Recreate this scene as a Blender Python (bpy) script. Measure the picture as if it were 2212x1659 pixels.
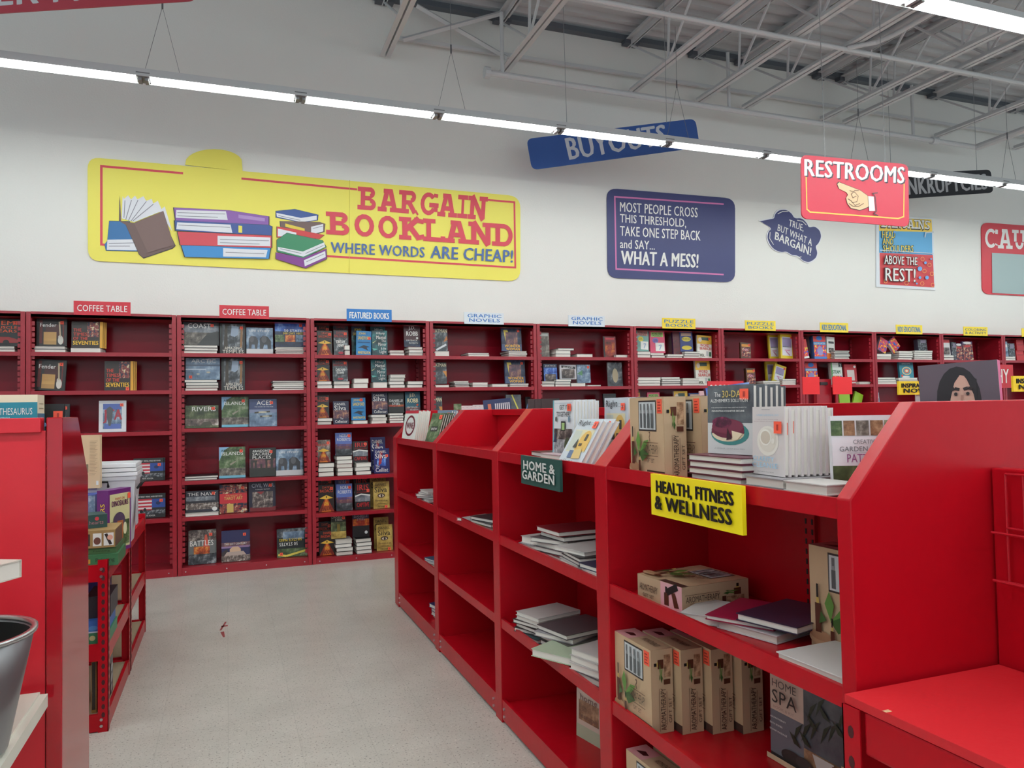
import bpy, math, random
from math import sin, cos, pi
from mathutils import Vector, Matrix
random.seed(7)
for o in list(bpy.data.objects): bpy.data.objects.remove(o)
S = bpy.context.scene
COL = S.collection
# ------------------------------------------------------------------ camera, world, exposure
F, YAW, PIT, ROL, CH = 1638.15, .3605, .0329, -.0184, 1.5
def _basis():
    f = Vector((sin(YAW)*cos(PIT), cos(YAW)*cos(PIT), sin(PIT))); r = Vector((cos(YAW), -sin(YAW), 0)); u = r.cross(f)
    return r*cos(ROL)+u*sin(ROL), -r*sin(ROL)+u*cos(ROL), f
CR, CU, CF = _basis()
cam = bpy.data.objects.new('camera', bpy.data.cameras.new('camera')); COL.objects.link(cam)
cam.matrix_world = Matrix(((CR.x, CU.x, -CF.x, 0), (CR.y, CU.y, -CF.y, 0), (CR.z, CU.z, -CF.z, CH), (0, 0, 0, 1)))
cam.data.sensor_width = 36; cam.data.lens = F/2212*36; cam.data.clip_start = .05; cam.data.clip_end = 200
S.camera = cam
W = bpy.data.worlds.new('world'); S.world = W; W.use_nodes = True
W.node_tree.nodes['Background'].inputs[0].default_value = (.82, .97, 1.05, 1)
W.node_tree.nodes['Background'].inputs[1].default_value = .7
TUBE = 19.0
vs = S.view_settings
vs.view_transform = 'Standard'; vs.look = 'None'; vs.gamma = 1; vs.use_curve_mapping = False; vs.exposure = .45
S.cycles.max_bounces = 6; S.cycles.diffuse_bounces = 4; S.cycles.glossy_bounces = 3; S.cycles.transmission_bounces = 4
S.cycles.sample_clamp_indirect = 6; S.cycles.use_denoising = True

def at(u, v, ax, val):                 # the photo's line of sight through (u, v), cut at the plane x/y/z = val
    d = CR*((u-1106)/F) - CU*((v-829.5)/F) + CF
    t = (val-(0, 0, CH)[ax])/d[ax]
    return Vector((0, 0, CH)) + d*t
def atp(u, v, P, N):
    d = CR*((u-1106)/F) - CU*((v-829.5)/F) + CF
    return Vector((0, 0, CH)) + d*((Vector(P)-Vector((0, 0, CH))).dot(N)/d.dot(N))
# ------------------------------------------------------------------ materials
def lin(c): return tuple(((x/255)/12.92 if x/255 <= .04045 else ((x/255+.055)/1.055)**2.4) for x in c)
MATS = {}
def mat(c, rough=.5, metal=0, bump=0, bscale=8, spec=.5, coat=0):
    k = ('m', tuple(c), rough, metal, bump, bscale, spec, coat)
    if k in MATS: return MATS[k]
    m = bpy.data.materials.new('paint'); m.use_nodes = True; nt = m.node_tree; b = nt.nodes['Principled BSDF']
    l = lin(c)
    b.inputs['Base Color'].default_value = (*l, 1); b.inputs['Roughness'].default_value = rough; b.inputs['Metallic'].default_value = metal
    b.inputs['Specular IOR Level'].default_value = spec; b.inputs['Coat Weight'].default_value = coat; b.inputs['Coat Roughness'].default_value = .08
    if bump:
        tc = nt.nodes.new('ShaderNodeTexCoord'); n = nt.nodes.new('ShaderNodeTexNoise'); bp = nt.nodes.new('ShaderNodeBump')
        n.inputs['Scale'].default_value = bscale; n.inputs['Detail'].default_value = 1.5
        bp.inputs['Strength'].default_value = 1; bp.inputs['Distance'].default_value = bump
        nt.links.new(tc.outputs['Object'], n.inputs['Vector']); nt.links.new(n.outputs['Fac'], bp.inputs['Height'])
        nt.links.new(bp.outputs['Normal'], b.inputs['Normal'])
        if coat: nt.links.new(bp.outputs['Normal'], b.inputs['Coat Normal'])
    MATS[k] = m; return m
PAL = dict(forest=((30, 36, 26), (78, 90, 58), (136, 142, 104)), rock=((48, 44, 42), (108, 100, 92), (176, 168, 158)), sea=((58, 76, 98), (118, 140, 166), (196, 210, 222)),
 cloud=((70, 74, 84), (120, 124, 132), (176, 178, 182)), dusk=((34, 30, 56), (112, 74, 84), (214, 156, 112)), crowd=((26, 25, 30), (96, 82, 78), (196, 182, 172)),
 comic=((26, 34, 60), (140, 58, 52), (216, 200, 160), (58, 106, 160)), ink=((18, 19, 22), (70, 74, 80), (170, 174, 178)), fire=((60, 20, 12), (190, 80, 30), (240, 180, 90)),
 lava=((30, 14, 14), (150, 40, 20), (236, 150, 40)), night=((12, 14, 26), (30, 40, 70), (70, 84, 120)), town=((40, 36, 40), (120, 104, 96), (214, 204, 196)), teal=((8, 26, 30), (18, 70, 78), (60, 140, 140)),
 gold=((120, 96, 40), (190, 160, 84), (222, 198, 124)), blues=((20, 40, 110), (60, 100, 190), (150, 190, 235)), kids=((40, 90, 190), (225, 60, 60), (250, 220, 80), (120, 180, 90)),
 wood=((96, 66, 46), (150, 112, 84), (196, 160, 128)), rug=((90, 88, 92), (150, 148, 152), (200, 198, 200)), berry=((30, 14, 28), (84, 24, 52), (150, 50, 90)), leafy=((40, 54, 36), (84, 106, 66), (156, 162, 134)),
 slate=((62, 66, 72), (84, 88, 94), (104, 108, 112)), pink=((226, 150, 170), (240, 180, 195)), maroon=((60, 14, 24), (110, 24, 40)))
def photo(name, scale=14, rough=.35):
    k = ('p', name, scale, rough)
    if k in MATS: return MATS[k]
    m = bpy.data.materials.new('printed_photo'); m.use_nodes = True; nt = m.node_tree; b = nt.nodes['Principled BSDF']
    tc = nt.nodes.new('ShaderNodeTexCoord'); n = nt.nodes.new('ShaderNodeTexNoise'); r = nt.nodes.new('ShaderNodeValToRGB')
    n.inputs['Scale'].default_value = scale; n.inputs['Detail'].default_value = 4; n.inputs['Roughness'].default_value = .65
    cs = PAL[name]; e = r.color_ramp.elements
    while len(e) < len(cs): e.new(.5)
    for i, c in enumerate(cs):
        e[i].position = .34+.34*i/(len(cs)-1); e[i].color = (*lin(c), 1)
    if name in ('comic', 'kids'): r.color_ramp.interpolation = 'CONSTANT'
    nt.links.new(tc.outputs['Object'], n.inputs['Vector']); nt.links.new(n.outputs['Fac'], r.inputs['Fac']); nt.links.new(r.outputs['Color'], b.inputs['Base Color'])
    b.inputs['Roughness'].default_value = rough
    MATS[k] = m; return m
def nodemat(name):
    m = bpy.data.materials.new(name); m.use_nodes = True; return m, m.node_tree, m.node_tree.nodes['Principled BSDF']
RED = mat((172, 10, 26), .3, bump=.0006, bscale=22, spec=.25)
RED_LIT = mat((206, 34, 48), .35, bump=.0006, bscale=22, spec=.45)  # lighter copy of the red for the left gondola, stronger light painted in
RED2 = mat((186, 20, 34), .32, bump=.0006, bscale=22, spec=.45)
WALLRED = mat((150, 26, 40), .3, bump=.0008, bscale=20)
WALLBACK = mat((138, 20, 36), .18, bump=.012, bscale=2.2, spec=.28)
GLOSSRED = mat((168, 18, 32), .1, spec=.6)
WHITE = (236, 234, 228)
PAPER = mat((226, 220, 212), .8); PAPER2 = mat((205, 198, 190), .8)
STEEL = mat((205, 205, 208), .3, 1)
BLACK = mat((22, 22, 24), .5)
def floor_mat():
    m, nt, b = nodemat('vinyl_tile')
    N = nt.nodes.new; L = nt.links.new
    tc = N('ShaderNodeTexCoord')
    def noise(s, d, r=.6):
        n = N('ShaderNodeTexNoise'); n.inputs['Scale'].default_value = s; n.inputs['Detail'].default_value = d; n.inputs['Roughness'].default_value = r
        L(tc.outputs['Object'], n.inputs['Vector']); return n.outputs['Fac']
    def ramp(f, a, c0, bb, c1):
        r = N('ShaderNodeValToRGB'); r.color_ramp.elements[0].position = a; r.color_ramp.elements[1].position = bb
        r.color_ramp.elements[0].color = (*c0, 1); r.color_ramp.elements[1].color = (*c1, 1); L(f, r.inputs['Fac']); return r.outputs['Color']
    base = ramp(noise(3, 3), .3, lin((196, 190, 182)), .7, lin((208, 202, 194)))
    dark = ramp(noise(95, 2), .33, (.42, .4, .39), .40, (1, 1, 1))
    light = ramp(noise(70, 2), .64, (0, 0, 0), .70, (.16, .155, .15))
    mx = N('ShaderNodeMix'); mx.data_type = 'RGBA'; mx.blend_type = 'MULTIPLY'; mx.inputs[0].default_value = 1; L(base, mx.inputs[6]); L(dark, mx.inputs[7])
    ad = N('ShaderNodeMix'); ad.data_type = 'RGBA'; ad.blend_type = 'ADD'; ad.inputs[0].default_value = 1; L(mx.outputs[2], ad.inputs[6]); L(light, ad.inputs[7])
    br = N('ShaderNodeTexBrick'); br.offset = 0; br.inputs['Scale'].default_value = 1; br.inputs['Brick Width'].default_value = .305; br.inputs['Row Height'].default_value = .305
    br.inputs['Mortar Size'].default_value = .0012; br.inputs['Color1'].default_value = (1, 1, 1, 1); br.inputs['Color2'].default_value = (.96, .96, .96, 1); br.inputs['Mortar'].default_value = (.8, .8, .8, 1)
    L(tc.outputs['Object'], br.inputs['Vector'])
    m2 = N('ShaderNodeMix'); m2.data_type = 'RGBA'; m2.blend_type = 'MULTIPLY'; m2.inputs[0].default_value = 1; L(ad.outputs[2], m2.inputs[6]); L(br.outputs['Color'], m2.inputs[7])
    L(m2.outputs[2], b.inputs['Base Color']); b.inputs['Roughness'].default_value = .28; b.inputs['Specular IOR Level'].default_value = .4
    bp = N('ShaderNodeBump'); bp.inputs['Distance'].default_value = .004; bp.inputs['Strength'].default_value = .5; L(noise(5, 2), bp.inputs['Height']); L(bp.outputs['Normal'], b.inputs['Normal'])
    return m
def wall_mat():
    m, nt, b = nodemat('painted_wall'); N = nt.nodes.new; L = nt.links.new
    tc = N('ShaderNodeTexCoord'); n = N('ShaderNodeTexNoise'); n.inputs['Scale'].default_value = .7; n.inputs['Detail'].default_value = 3
    r = N('ShaderNodeValToRGB'); r.color_ramp.elements[0].color = (*lin((228, 226, 221)), 1); r.color_ramp.elements[1].color = (*lin((236, 234, 229)), 1)
    L(tc.outputs['Object'], n.inputs['Vector']); L(n.outputs['Fac'], r.inputs['Fac']); L(r.outputs['Color'], b.inputs['Base Color']); b.inputs['Roughness'].default_value = .7
    n2 = N('ShaderNodeTexNoise'); n2.inputs['Scale'].default_value = 60; bp = N('ShaderNodeBump'); bp.inputs['Distance'].default_value = .001
    L(tc.outputs['Object'], n2.inputs['Vector']); L(n2.outputs['Fac'], bp.inputs['Height']); L(bp.outputs['Normal'], b.inputs['Normal'])
    return m
def emit(c, s):
    m, nt, b = nodemat('lit_tube'); b.inputs['Emission Color'].default_value = (*c, 1); b.inputs['Emission Strength'].default_value = s; return m
def clear_plastic(c, a, rough=.25):
    m, nt, b = nodemat('clear_plastic'); b.inputs['Base Color'].default_value = (*lin(c), 1); b.inputs['Alpha'].default_value = a; b.inputs['Roughness'].default_value = rough; return m
# ------------------------------------------------------------------ mesh builder
_TXT = {}
BOLD = {0: ((0, 0),), 1: ((-.011, 0), (.011, 0)), 2: ((-.03, -.008), (.03, .008), (0, 0)), 3: ((-.075, -.02), (.075, -.02), (-.045, .03), (.045, .03), (-.015, -.02), (.015, .02))}
def text_copies(s, bold, wh):              # heavier lettering: the same glyphs laid over each other, a little shifted
    vv, ff = text_mesh(s, 1 if bold else 0); sh = BOLD[bold]; mx = max(abs(a[0]) for a in sh)/wh; my = max(abs(a[1]) for a in sh)
    return [([(mx+x*(1-2*mx)+a/wh, my+y*(1-2*my)+b) for x, y in vv], ff) for a, b in sh]
def text_mesh(s, bold):
    k = (s, bold)
    if k in _TXT: return _TXT[k]
    c = bpy.data.curves.new('t', 'FONT'); c.body = s; c.size = 1; c.resolution_u = 2; c.offset = 0
    c.space_character = 1+.05*bold+(.05 if bold == 3 else 0)
    o = bpy.data.objects.new('t', c); COL.objects.link(o); bpy.context.view_layer.update()
    me = o.evaluated_get(bpy.context.evaluated_depsgraph_get()).to_mesh()
    vs_ = [(v.co.x, v.co.y) for v in me.vertices]; fs = [tuple(p.vertices) for p in me.polygons]
    bpy.data.objects.remove(o); bpy.data.curves.remove(c)
    if vs_:
        x0 = min(v[0] for v in vs_); x1 = max(v[0] for v in vs_); y0 = min(v[1] for v in vs_); y1 = max(v[1] for v in vs_)
        vs_ = [((x-x0)/max(x1-x0, 1e-6), (y-y0)/max(y1-y0, 1e-6)) for x, y in vs_]
    _TXT[k] = (vs_, fs); return _TXT[k]
# slab-serif letters as strokes: (thickness, segments); 'a' = arc cx,cy,rx,ry,deg0,deg1
SLAB = {
 'B': [(0, 0, .6, 0), (0, 1, .6, 1), (.22, 0, .22, 1), (.22, .52, .6, .52), ('a', .6, .26, .3, .26, -90, 90), ('a', .58, .76, .26, .24, -90, 90)],
 'A': [(.0, 0, .34, 0), (.62, 0, 1, 0), (.17, 0, .42, 1), (.83, 0, .55, 1), (.28, 1, .6, 1), (.28, .36, .72, .36)],
 'R': [(0, 0, .44, 0), (0, 1, .6, 1), (.22, 0, .22, 1), (.22, .48, .6, .48), ('a', .58, .74, .28, .26, -90, 90), (.5, .48, .85, 0), (.85, 0, 1, .12)],
 'G': [('a', .5, .5, .44, .5, 40, 330), (.9, .12, .9, .45), (.6, .45, 1, .45), (.88, .75, .9, 1)],
 'I': [(.1, 0, .9, 0), (.1, 1, .9, 1), (.5, 0, .5, 1)],
 'N': [(0, 0, .36, 0), (.0, 1, .24, 1), (.64, 1, 1, 1), (.18, 0, .18, 1), (.18, 1, .82, 0), (.82, 0, .82, 1)],
 'O': [('a', .5, .5, .44, .5, 0, 360)],
 'K': [(0, 0, .42, 0), (0, 1, .42, 1), (.2, 0, .2, 1), (.26, .46, .8, .98), (.42, .6, .86, .02), (.66, 1, .98, .94), (.74, 0, 1, .08)],
 'L': [(0, 0, .95, 0), (0, 1, .5, 1), (.22, 0, .22, 1), (.93, 0, .93, .3)],
 'D': [(0, 0, .5, 0), (0, 1, .5, 1), (.22, 0, .22, 1), ('a', .5, .5, .44, .5, -90, 90)],
 'C': [('a', .5, .5, .44, .5, 45, 315), (.9, .7, .92, 1), (.86, .12, .92, .26)],
 'U': [(0, 1, .4, 1), (.62, 1, 1, 1), (.19, 1, .19, .35), (.82, 1, .82, .35), ('a', .505, .35, .315, .35, 180, 360)],
 'T': [(0, 1, 1, 1), (.5, 0, .5, 1), (.28, 0, .72, 0), (.04, .75, .04, 1), (.96, .75, .96, 1)],
 'S': [('a', .5, .74, .38, .26, 30, 270), ('a', .5, .25, .38, .25, -150, 90), (.86, .74, .88, 1), (.13, 0, .13, .26)]}
def slab_polys(ch, th):
    out = []; lev = [0]
    def seg(x0, y0, x1, y1, t):
        d = math.hypot(x1-x0, y1-y0) or 1; nx, ny = -(y1-y0)/d*t/2, (x1-x0)/d*t/2; kx = .3 if abs(y1-y0) < .1 else -.2 if abs(x1-x0) < .5 else .1; ex, ey = (x1-x0)/d*t*kx, (y1-y0)/d*t*kx
        out.append([lev[0], (x0+nx-ex, y0+ny-ey), (x0-nx-ex, y0-ny-ey), (x1-nx+ex, y1-ny+ey), (x1+nx+ex, y1+ny+ey)])
    for s in SLAB[ch]:
        lev[0] += 1
        if s[0] == 'a':
            _, cx, cy, rx, ry, a0, a1 = s; n = 14
            for i in range(n):
                q = [lev[0]]
                for r, j in ((1, i), (1, i+1), (1-th/max(rx, .01)*.9, i+1), (1-th/max(rx, .01)*.9, i)):
                    a = math.radians(a0+(a1-a0)*j/n); rr = ry if r == 1 else max(ry-th*.85, .02); rX = rx if r == 1 else max(rx-th*.9, .02)
                    q.append((cx+rX*cos(a), cy+rr*sin(a)))
                out.append(q)
        else:
            x0, y0, x1, y1 = s; h = th*.42
            if abs(y1-y0) < .1 and abs(x1-x0) > .1:
                k = h if y0 < .3 else (-h if y0 > .7 else 0); seg(x0, y0+k, x1, y1+k, th*.85)
            else: seg(x0, y0, x1, y1, th)
    return out
class MB:
    def __init__(s): s.v = []; s.f = []; s.m = []; s.mats = []; s.T = None
    def mi(s, m):
        if m not in s.mats: s.mats.append(m)
        return s.mats.index(m)
    def add(s, vs_, fs, m):
        b = len(s.v); k = s.mi(m)
        s.v += [tuple(s.T @ Vector(v)) for v in vs_] if s.T else [tuple(v) for v in vs_]
        for f in fs: s.f.append(tuple(i+b for i in f)); s.m.append(k)
    def box(s, x0, y0, z0, x1, y1, z1, m):
        x0, x1 = min(x0, x1), max(x0, x1); y0, y1 = min(y0, y1), max(y0, y1); z0, z1 = min(z0, z1), max(z0, z1)
        s.add([(x0, y0, z0), (x1, y0, z0), (x1, y1, z0), (x0, y1, z0), (x0, y0, z1), (x1, y0, z1), (x1, y1, z1), (x0, y1, z1)],
              [(0, 3, 2, 1), (4, 5, 6, 7), (0, 1, 5, 4), (1, 2, 6, 5), (2, 3, 7, 6), (3, 0, 4, 7)], m); return s
    def prism(s, pts, d, m):                   # polygon pts (3-D, planar), extruded by vector d
        n = len(pts); d = Vector(d); P = [Vector(p) for p in pts]
        s.add(P+[p+d for p in P], [tuple(range(n))[::-1], tuple(range(n, 2*n))]+[(i, (i+1) % n, n+(i+1) % n, n+i) for i in range(n)], m); return s
    def tube(s, pts, r, m, n=8, r2=None, cap=True):
        P = [Vector(p) for p in pts]; rings = []
        for i, p in enumerate(P):
            t = (P[min(i+1, len(P)-1)]-P[max(i-1, 0)]).normalized(); a = t.orthogonal().normalized(); b = t.cross(a)
            if abs(t.z) < .9: b = Vector((0, 0, 1)); a = b.cross(t).normalized(); b = t.cross(a)
            rr = r if r2 is None else r+(r2-r)*i/(len(P)-1)
            rings.append([p+a*rr*cos(2*pi*k/n)+b*rr*sin(2*pi*k/n) for k in range(n)])
        vs_ = [v for g in rings for v in g]; fs = []
        for i in range(len(P)-1):
            for k in range(n): fs.append((i*n+k, i*n+(k+1) % n, (i+1)*n+(k+1) % n, (i+1)*n+k))
        if cap: fs += [tuple(range(n))[::-1], tuple(range((len(P)-1)*n, len(P)*n))]
        s.add(vs_, fs, m); return s
    def lathe(s, prof, m, n=32, c=(0, 0, 0)):
        vs_ = []; fs = []
        for r, z in prof: vs_ += [(c[0]+r*cos(2*pi*k/n), c[1]+r*sin(2*pi*k/n), c[2]+z) for k in range(n)]
        for i in range(len(prof)-1):
            for k in range(n): fs.append((i*n+k, i*n+(k+1) % n, (i+1)*n+(k+1) % n, (i+1)*n+k))
        s.add(vs_, fs, m); return s
    def art(s, O, U, V, el, d0=.0004):          # printed shapes on the face O + x*U + y*V (x, y in 0..1)
        O, U, V = Vector(O), Vector(U), Vector(V); Nn = U.cross(V).normalized(); k = [0]
        def P(x, y): return O+U*x+V*y+Nn*(d0*k[0])
        for e in el:
            k[0] += 1; t = e[0]
            if t == 'r': _, a, b, c, d, col = e; s.add([P(a, b), P(c, b), P(c, d), P(a, d)], [(0, 1, 2, 3)], mat(col, .38))
            elif t == 'n':
                _, a, b, c, d, nm = e[:6]; sc = e[6] if len(e) > 6 else 26
                s.add([P(a, b), P(c, b), P(c, d), P(a, d)], [(0, 1, 2, 3)], photo(nm, sc))
            elif t == 'e':
                _, a, b, rx, ry, col = e[:6]; q = [P(a+rx*cos(2*pi*i/20), b+ry*sin(2*pi*i/20)) for i in range(20)]
                s.add(q, [tuple(range(20))], photo(col, 30) if isinstance(col, str) else mat(col, .38))
            elif t == 'p':
                _, col, pts = e; s.add([P(*q) for q in pts], [tuple(range(len(pts)))], photo(col, 30) if isinstance(col, str) else mat(col, .38))
            elif t == 'l':                       # line: thickness in units of V
                _, col, th, pts = e; lu, lv = U.length, V.length
                for (x0, y0), (x1, y1) in zip(pts, pts[1:]):
                    dx, dy = (x1-x0)*lu, (y1-y0)*lv; L = math.hypot(dx, dy) or 1; nx, ny = -dy/L*th/2/lu, dx/L*th/2/lv
                    s.add([P(x0+nx, y0+ny), P(x0-nx, y0-ny), P(x1-nx, y1-ny), P(x1+nx, y1+ny)], [(0, 1, 2, 3)], mat(col, .38))
            elif t == 't':
                _, tx, a, b, c, d, col = e[:7]; bold = e[7] if len(e) > 7 else 1
                for vv, ff in text_copies(tx, bold, max(.3, abs(c-a)*U.length/(abs(d-b)*V.length))):
                    k[0] += .7; s.add([P(a+x*(c-a), b+y*(d-b)) for x, y in vv], ff, mat(col, .38))
            elif t == 'tv':                      # text running upward
                _, tx, a, b, c, d, col = e[:7]; bold = e[7] if len(e) > 7 else 1
                for vv, ff in text_copies(tx, bold, max(.3, abs(d-b)*V.length/(abs(c-a)*U.length))):
                    k[0] += .7; s.add([P(c-y*(c-a), b+x*(d-b)) for x, y in vv], ff, mat(col, .38))
            elif t == 's':                       # slab lettering
                _, tx, a, b, c, d, col, th, ws = e; tot = sum(ws); x = a
                for ch, w in zip(tx, ws):
                    cw = (c-a)*w/tot
                    for q in slab_polys(ch, th):
                        s.add([P(x+cw*(.06+.88*px), b+(d-b)*py)+Nn*(d0*q[0]) for px, py in q[1:]], [tuple(range(len(q)-1))], mat(col, .38))
                    x += cw
        return s
    def mesh(s, name, smooth=False):
        me = bpy.data.meshes.new(name); me.from_pydata(s.v, [], s.f)
        for m in s.mats: me.materials.append(m)
        me.polygons.foreach_set('material_index', s.m)
        if smooth: me.polygons.foreach_set('use_smooth', [True]*len(s.f))
        me.update(); return me
    def build(s, name, parent=None, smooth=False, bevel=0):
        return link(name, s.mesh(name, smooth), parent, bevel)
def link(name, me, parent=None, bevel=0):
    o = bpy.data.objects.new(name, me); COL.objects.link(o)
    if parent: o.parent = parent
    if bevel:
        b = o.modifiers.new('bevel', 'BEVEL'); b.width = bevel; b.segments = 2; b.limit_method = 'ANGLE'
    return o
LABELS = {}
def tag(o, label, cat, group=None):
    w = label.split()
    if label in LABELS: print('DUP LABEL', label)
    if not 4 <= len(w) <= 16: print('LEN LABEL', len(w), label)
    LABELS[label] = 1; o['label'] = label; o['category'] = cat
    if group: o['group'] = group
    return o
def empty(name, loc=(0, 0, 0), rot=(0, 0, 0)):
    o = bpy.data.objects.new(name, None); COL.objects.link(o); o.location = loc; o.rotation_euler = rot; o.empty_display_size = .05; return o
def struct(o): o['kind'] = 'structure'; return o
ORD = ['first', 'second', 'third', 'fourth', 'fifth', 'sixth', 'seventh', 'eighth', 'ninth', 'tenth', 'eleventh', 'twelfth', 'thirteenth', 'fourteenth']
# ------------------------------------------------------------------ room
YW, YF, YB, ZT = 8.2, 7.75, 8.15, 2.44
fl = MB(); fl.add([(-9, -7, 0), (20, -7, 0), (20, YW+.2, 0), (-9, YW+.2, 0)], [(0, 1, 2, 3)], floor_mat())
def fp(u, v, z=.0006): p = at(u, v, 2, 0); p.z = z; return p
for pts in ([(486, 1343), (490, 1343), (478, 1362), (474, 1362)], [(478, 1352), (492, 1350), (492, 1353), (478, 1355)], [(476, 1366), (484, 1364), (486, 1376), (482, 1377)]):
    fl.add([fp(*p) for p in pts], [(0, 1, 2, 3)], mat((150, 60, 62), .5))
struct(fl.build('floor'))
struct(MB().box(-9, YW, 0, 20, YW+.2, 6.04, wall_mat()).build('wall_back'))
# corrugated roof deck, ribs running along the back wall
dk = MB(); prof = []; y = YW+.2; DM = mat((196, 196, 198), .6)
while y > -7:
    prof += [(y, 6.17), (y-.045, 6.17), (y-.07, 6.12), (y-.13, 6.12), (y-.155, 6.17)]; y -= .2
dk.add([(x, a, b) for x in (-9, 20) for a, b in prof], [(i, i+1, len(prof)+i+1, len(prof)+i) for i in range(len(prof)-1)], DM)
struct(dk.build('ceiling'))
tr = MB().box(-9, YW-.1, 6.03, 20, YW-.001, 6.09, mat((92, 98, 106), .5)).build('gap_shade_1'); struct(tr)  # strip added for the gap under the deck, its shade put into the colour
JW = mat((206, 206, 207), .55)
JX = [1.65, 3.02, 4.72, 5.69, 6.40, 7.70, 8.10, 9.83, 11.5, 13.2, 14.9]
def make_joist():
    r = empty('roof_joist')
    a = MB(); a.box(-.075, -6.9, 6.03, -.012, YW-.02, 6.05, JW); a.box(.012, -6.9, 6.03, .075, YW-.02, 6.05, JW); a.box(-.022, -6.9, 5.97, -.012, YW-.02, 6.11, JW); a.box(.012, -6.9, 5.97, .022, YW-.02, 6.11, JW); a.box(-.1, YW-.12, 5.98, .1, YW-.02, 6.03, mat((90, 94, 102), .5)); a.build('top_chord', r)
    b = MB(); b.box(-.06, -6.9, 5.39, -.01, YW-.05, 5.40, JW); b.box(.01, -6.9, 5.39, .06, YW-.05, 5.40, JW); b.box(-.02, -6.9, 5.40, -.01, YW-.05, 5.45, JW); b.box(.01, -6.9, 5.40, .02, YW-.05, 5.45, JW); b.build('bottom_chord', r)
    w = MB(); y = YW-.9
    while y > -6:
        w.tube([(0, y, 5.41), (0, y-.05, 6.04)], .016, JW, 6); w.tube([(0, y, 5.41), (0, y-.62, 6.04)], .016, JW, 6); w.tube([(0, y-.62, 6.04), (0, y-1.3, 5.41)], .016, JW, 6); y -= 1.3
    w.tube([(0, YW-.1, 5.97), (0, YW-.9, 5.41)], .014, JW, 6); w.build('web', r)
    return r
jo = make_joist()
def dup(root, loc, rot=None):
    r = root.copy(); COL.objects.link(r); r.location = loc
    if rot: r.rotation_euler = rot
    for ch in list(root.children):
        c = ch.copy(); COL.objects.link(c); c.parent = r
        for g in list(ch.children):
            d = g.copy(); COL.objects.link(d); d.parent = c
    return r
for i, x in enumerate(JX):
    o = jo if i == 0 else dup(jo, (x, 0, 0)); o.location = (x, 0, 0)
    tag(o, f'white steel roof joist, {ORD[i]} from the left along the back wall', 'joist', 'roof joists')
def pipe(name, pts, r, lab, m=JW, extra=None):
    b = MB(); b.tube(pts, r, m, 10)
    if extra: extra(b)
    return tag(b.build(name, smooth=False), lab, 'pipe')
pipe('sprinkler_pipe', [(2.72, 7.85, 5.24), (10.3, 7.85, 5.2)], .035, 'long white sprinkler pipe running along the top of the back wall', extra=lambda b: (b.tube([(2.70, 7.85, 5.24), (2.76, 7.85, 5.24)], .065, JW, 12), b.tube([(9.4, 7.85, 5.205), (9.5, 7.85, 5.205)], .055, JW, 12)))
for i, u in enumerate((1088, 1577, 1973)):
    p = at(u, 300, 1, 7.85)
    pipe('drop_pipe', [(p.x, 7.85, 5.22), (p.x, 7.85, 5.95)], .022, f'white vertical drop pipe, {ORD[i]} from the left above the sprinkler pipe')
pipe('branch_pipe', [(10.3, 7.85, 5.2), (10.3, 2.5, 5.28)], .05, 'thick white branch pipe running outward from the sprinkler pipe end')
pipe('electrical_conduit', [(3.0, 6.3, 5.35), (13.5, 6.33, 5.35)], .024, 'thin white conduit running under the joists')
pipe('bent_conduit', [(6.35, 6.3, 5.36), (6.55, 6.1, 5.36), (6.6, 5.9, 5.36), (6.6, 1, 5.36)], .024, 'white conduit branching off along a joist in a bend')
for i, (ya, za) in enumerate(((8.1, 5.60), (7.3, 5.93), (4.5, 5.44), (2.6, 5.44))):
    tag(MB().box(1.7, ya-.02, za-.02, 16, ya+.02, za+.02, JW).build('bridging_bar'), f'white horizontal bridging bar across the roof joists, {ORD[i]} from the back wall', 'bar', 'bridging bars')
xb = empty('cross_brace', (2.3, 8.0, 5.5))
for nm, p, q in (('brace_bar', at(900, 12, 1, 8.0), at(1095, 125, 1, 8.0)), ('brace_bar', at(870, 86, 1, 7.95), at(1085, 28, 1, 7.95))):
    MB().tube([p-xb.location, q-xb.location], .028, JW, 4).build(nm, xb)
tag(xb, 'white X-shaped cross brace between the first two roof joists', 'brace')
# ------------------------------------------------------------------ fluorescent strips
TM = emit((.93, 1, .965), TUBE); TM2 = emit((.93, 1, .965), TUBE*2.1)
HOOD = mat((214, 215, 216), .5); SOCK = mat((128, 128, 130), .5)
def make_fixture(TM):
    r = empty('strip_light'); L = 2.44
    h = MB(); P = [(-.035, .075), (-.085, -.004), (-.082, -.006), (-.033, .071), (.033, .071), (.082, -.006), (.085, -.004), (.035, .075)]
    h.prism([(0, a, b) for a, b in P], (L, 0, 0), HOOD); h.build('hood', r)
    for k in (0, 1):
        for s in (-1, 1):
            x0 = k*1.22+.055
            MB().tube([(x0, s*.028, 0), (x0+1.11, s*.028, 0)], .0135, TM, 8).build('tube', r)
        xs = k*1.22
        for e in (xs, xs+1.17): MB().box(e, -.07, -.004, e+.05, .07, .03, SOCK).box(e+.012, -.045, -.026, e+.04, .045, -.004, SOCK).box(e+.02, -.03, .03, e+.035, .03, .07, SOCK).build('socket', r)
    wr = MB(); wr.T = Matrix.Translation((.14, 0, 0)); wr.tube([(-.13, 0, .075), (0, 0, .62)], .0022, mat((120, 120, 122), .5), 4); wr.tube([(.13, 0, .075), (0, 0, .62)], .0022, mat((120, 120, 122), .5), 4); wr.tube([(0, 0, .62), (0, 0, 1.25)], .0022, mat((120, 120, 122), .5), 4); wr.tube([(0, 0, .6), (0, 0, .68)], .008, mat((100, 100, 104), .5), 6); wr.build('hanger_wire', r)
    return r
fx = None
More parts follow.
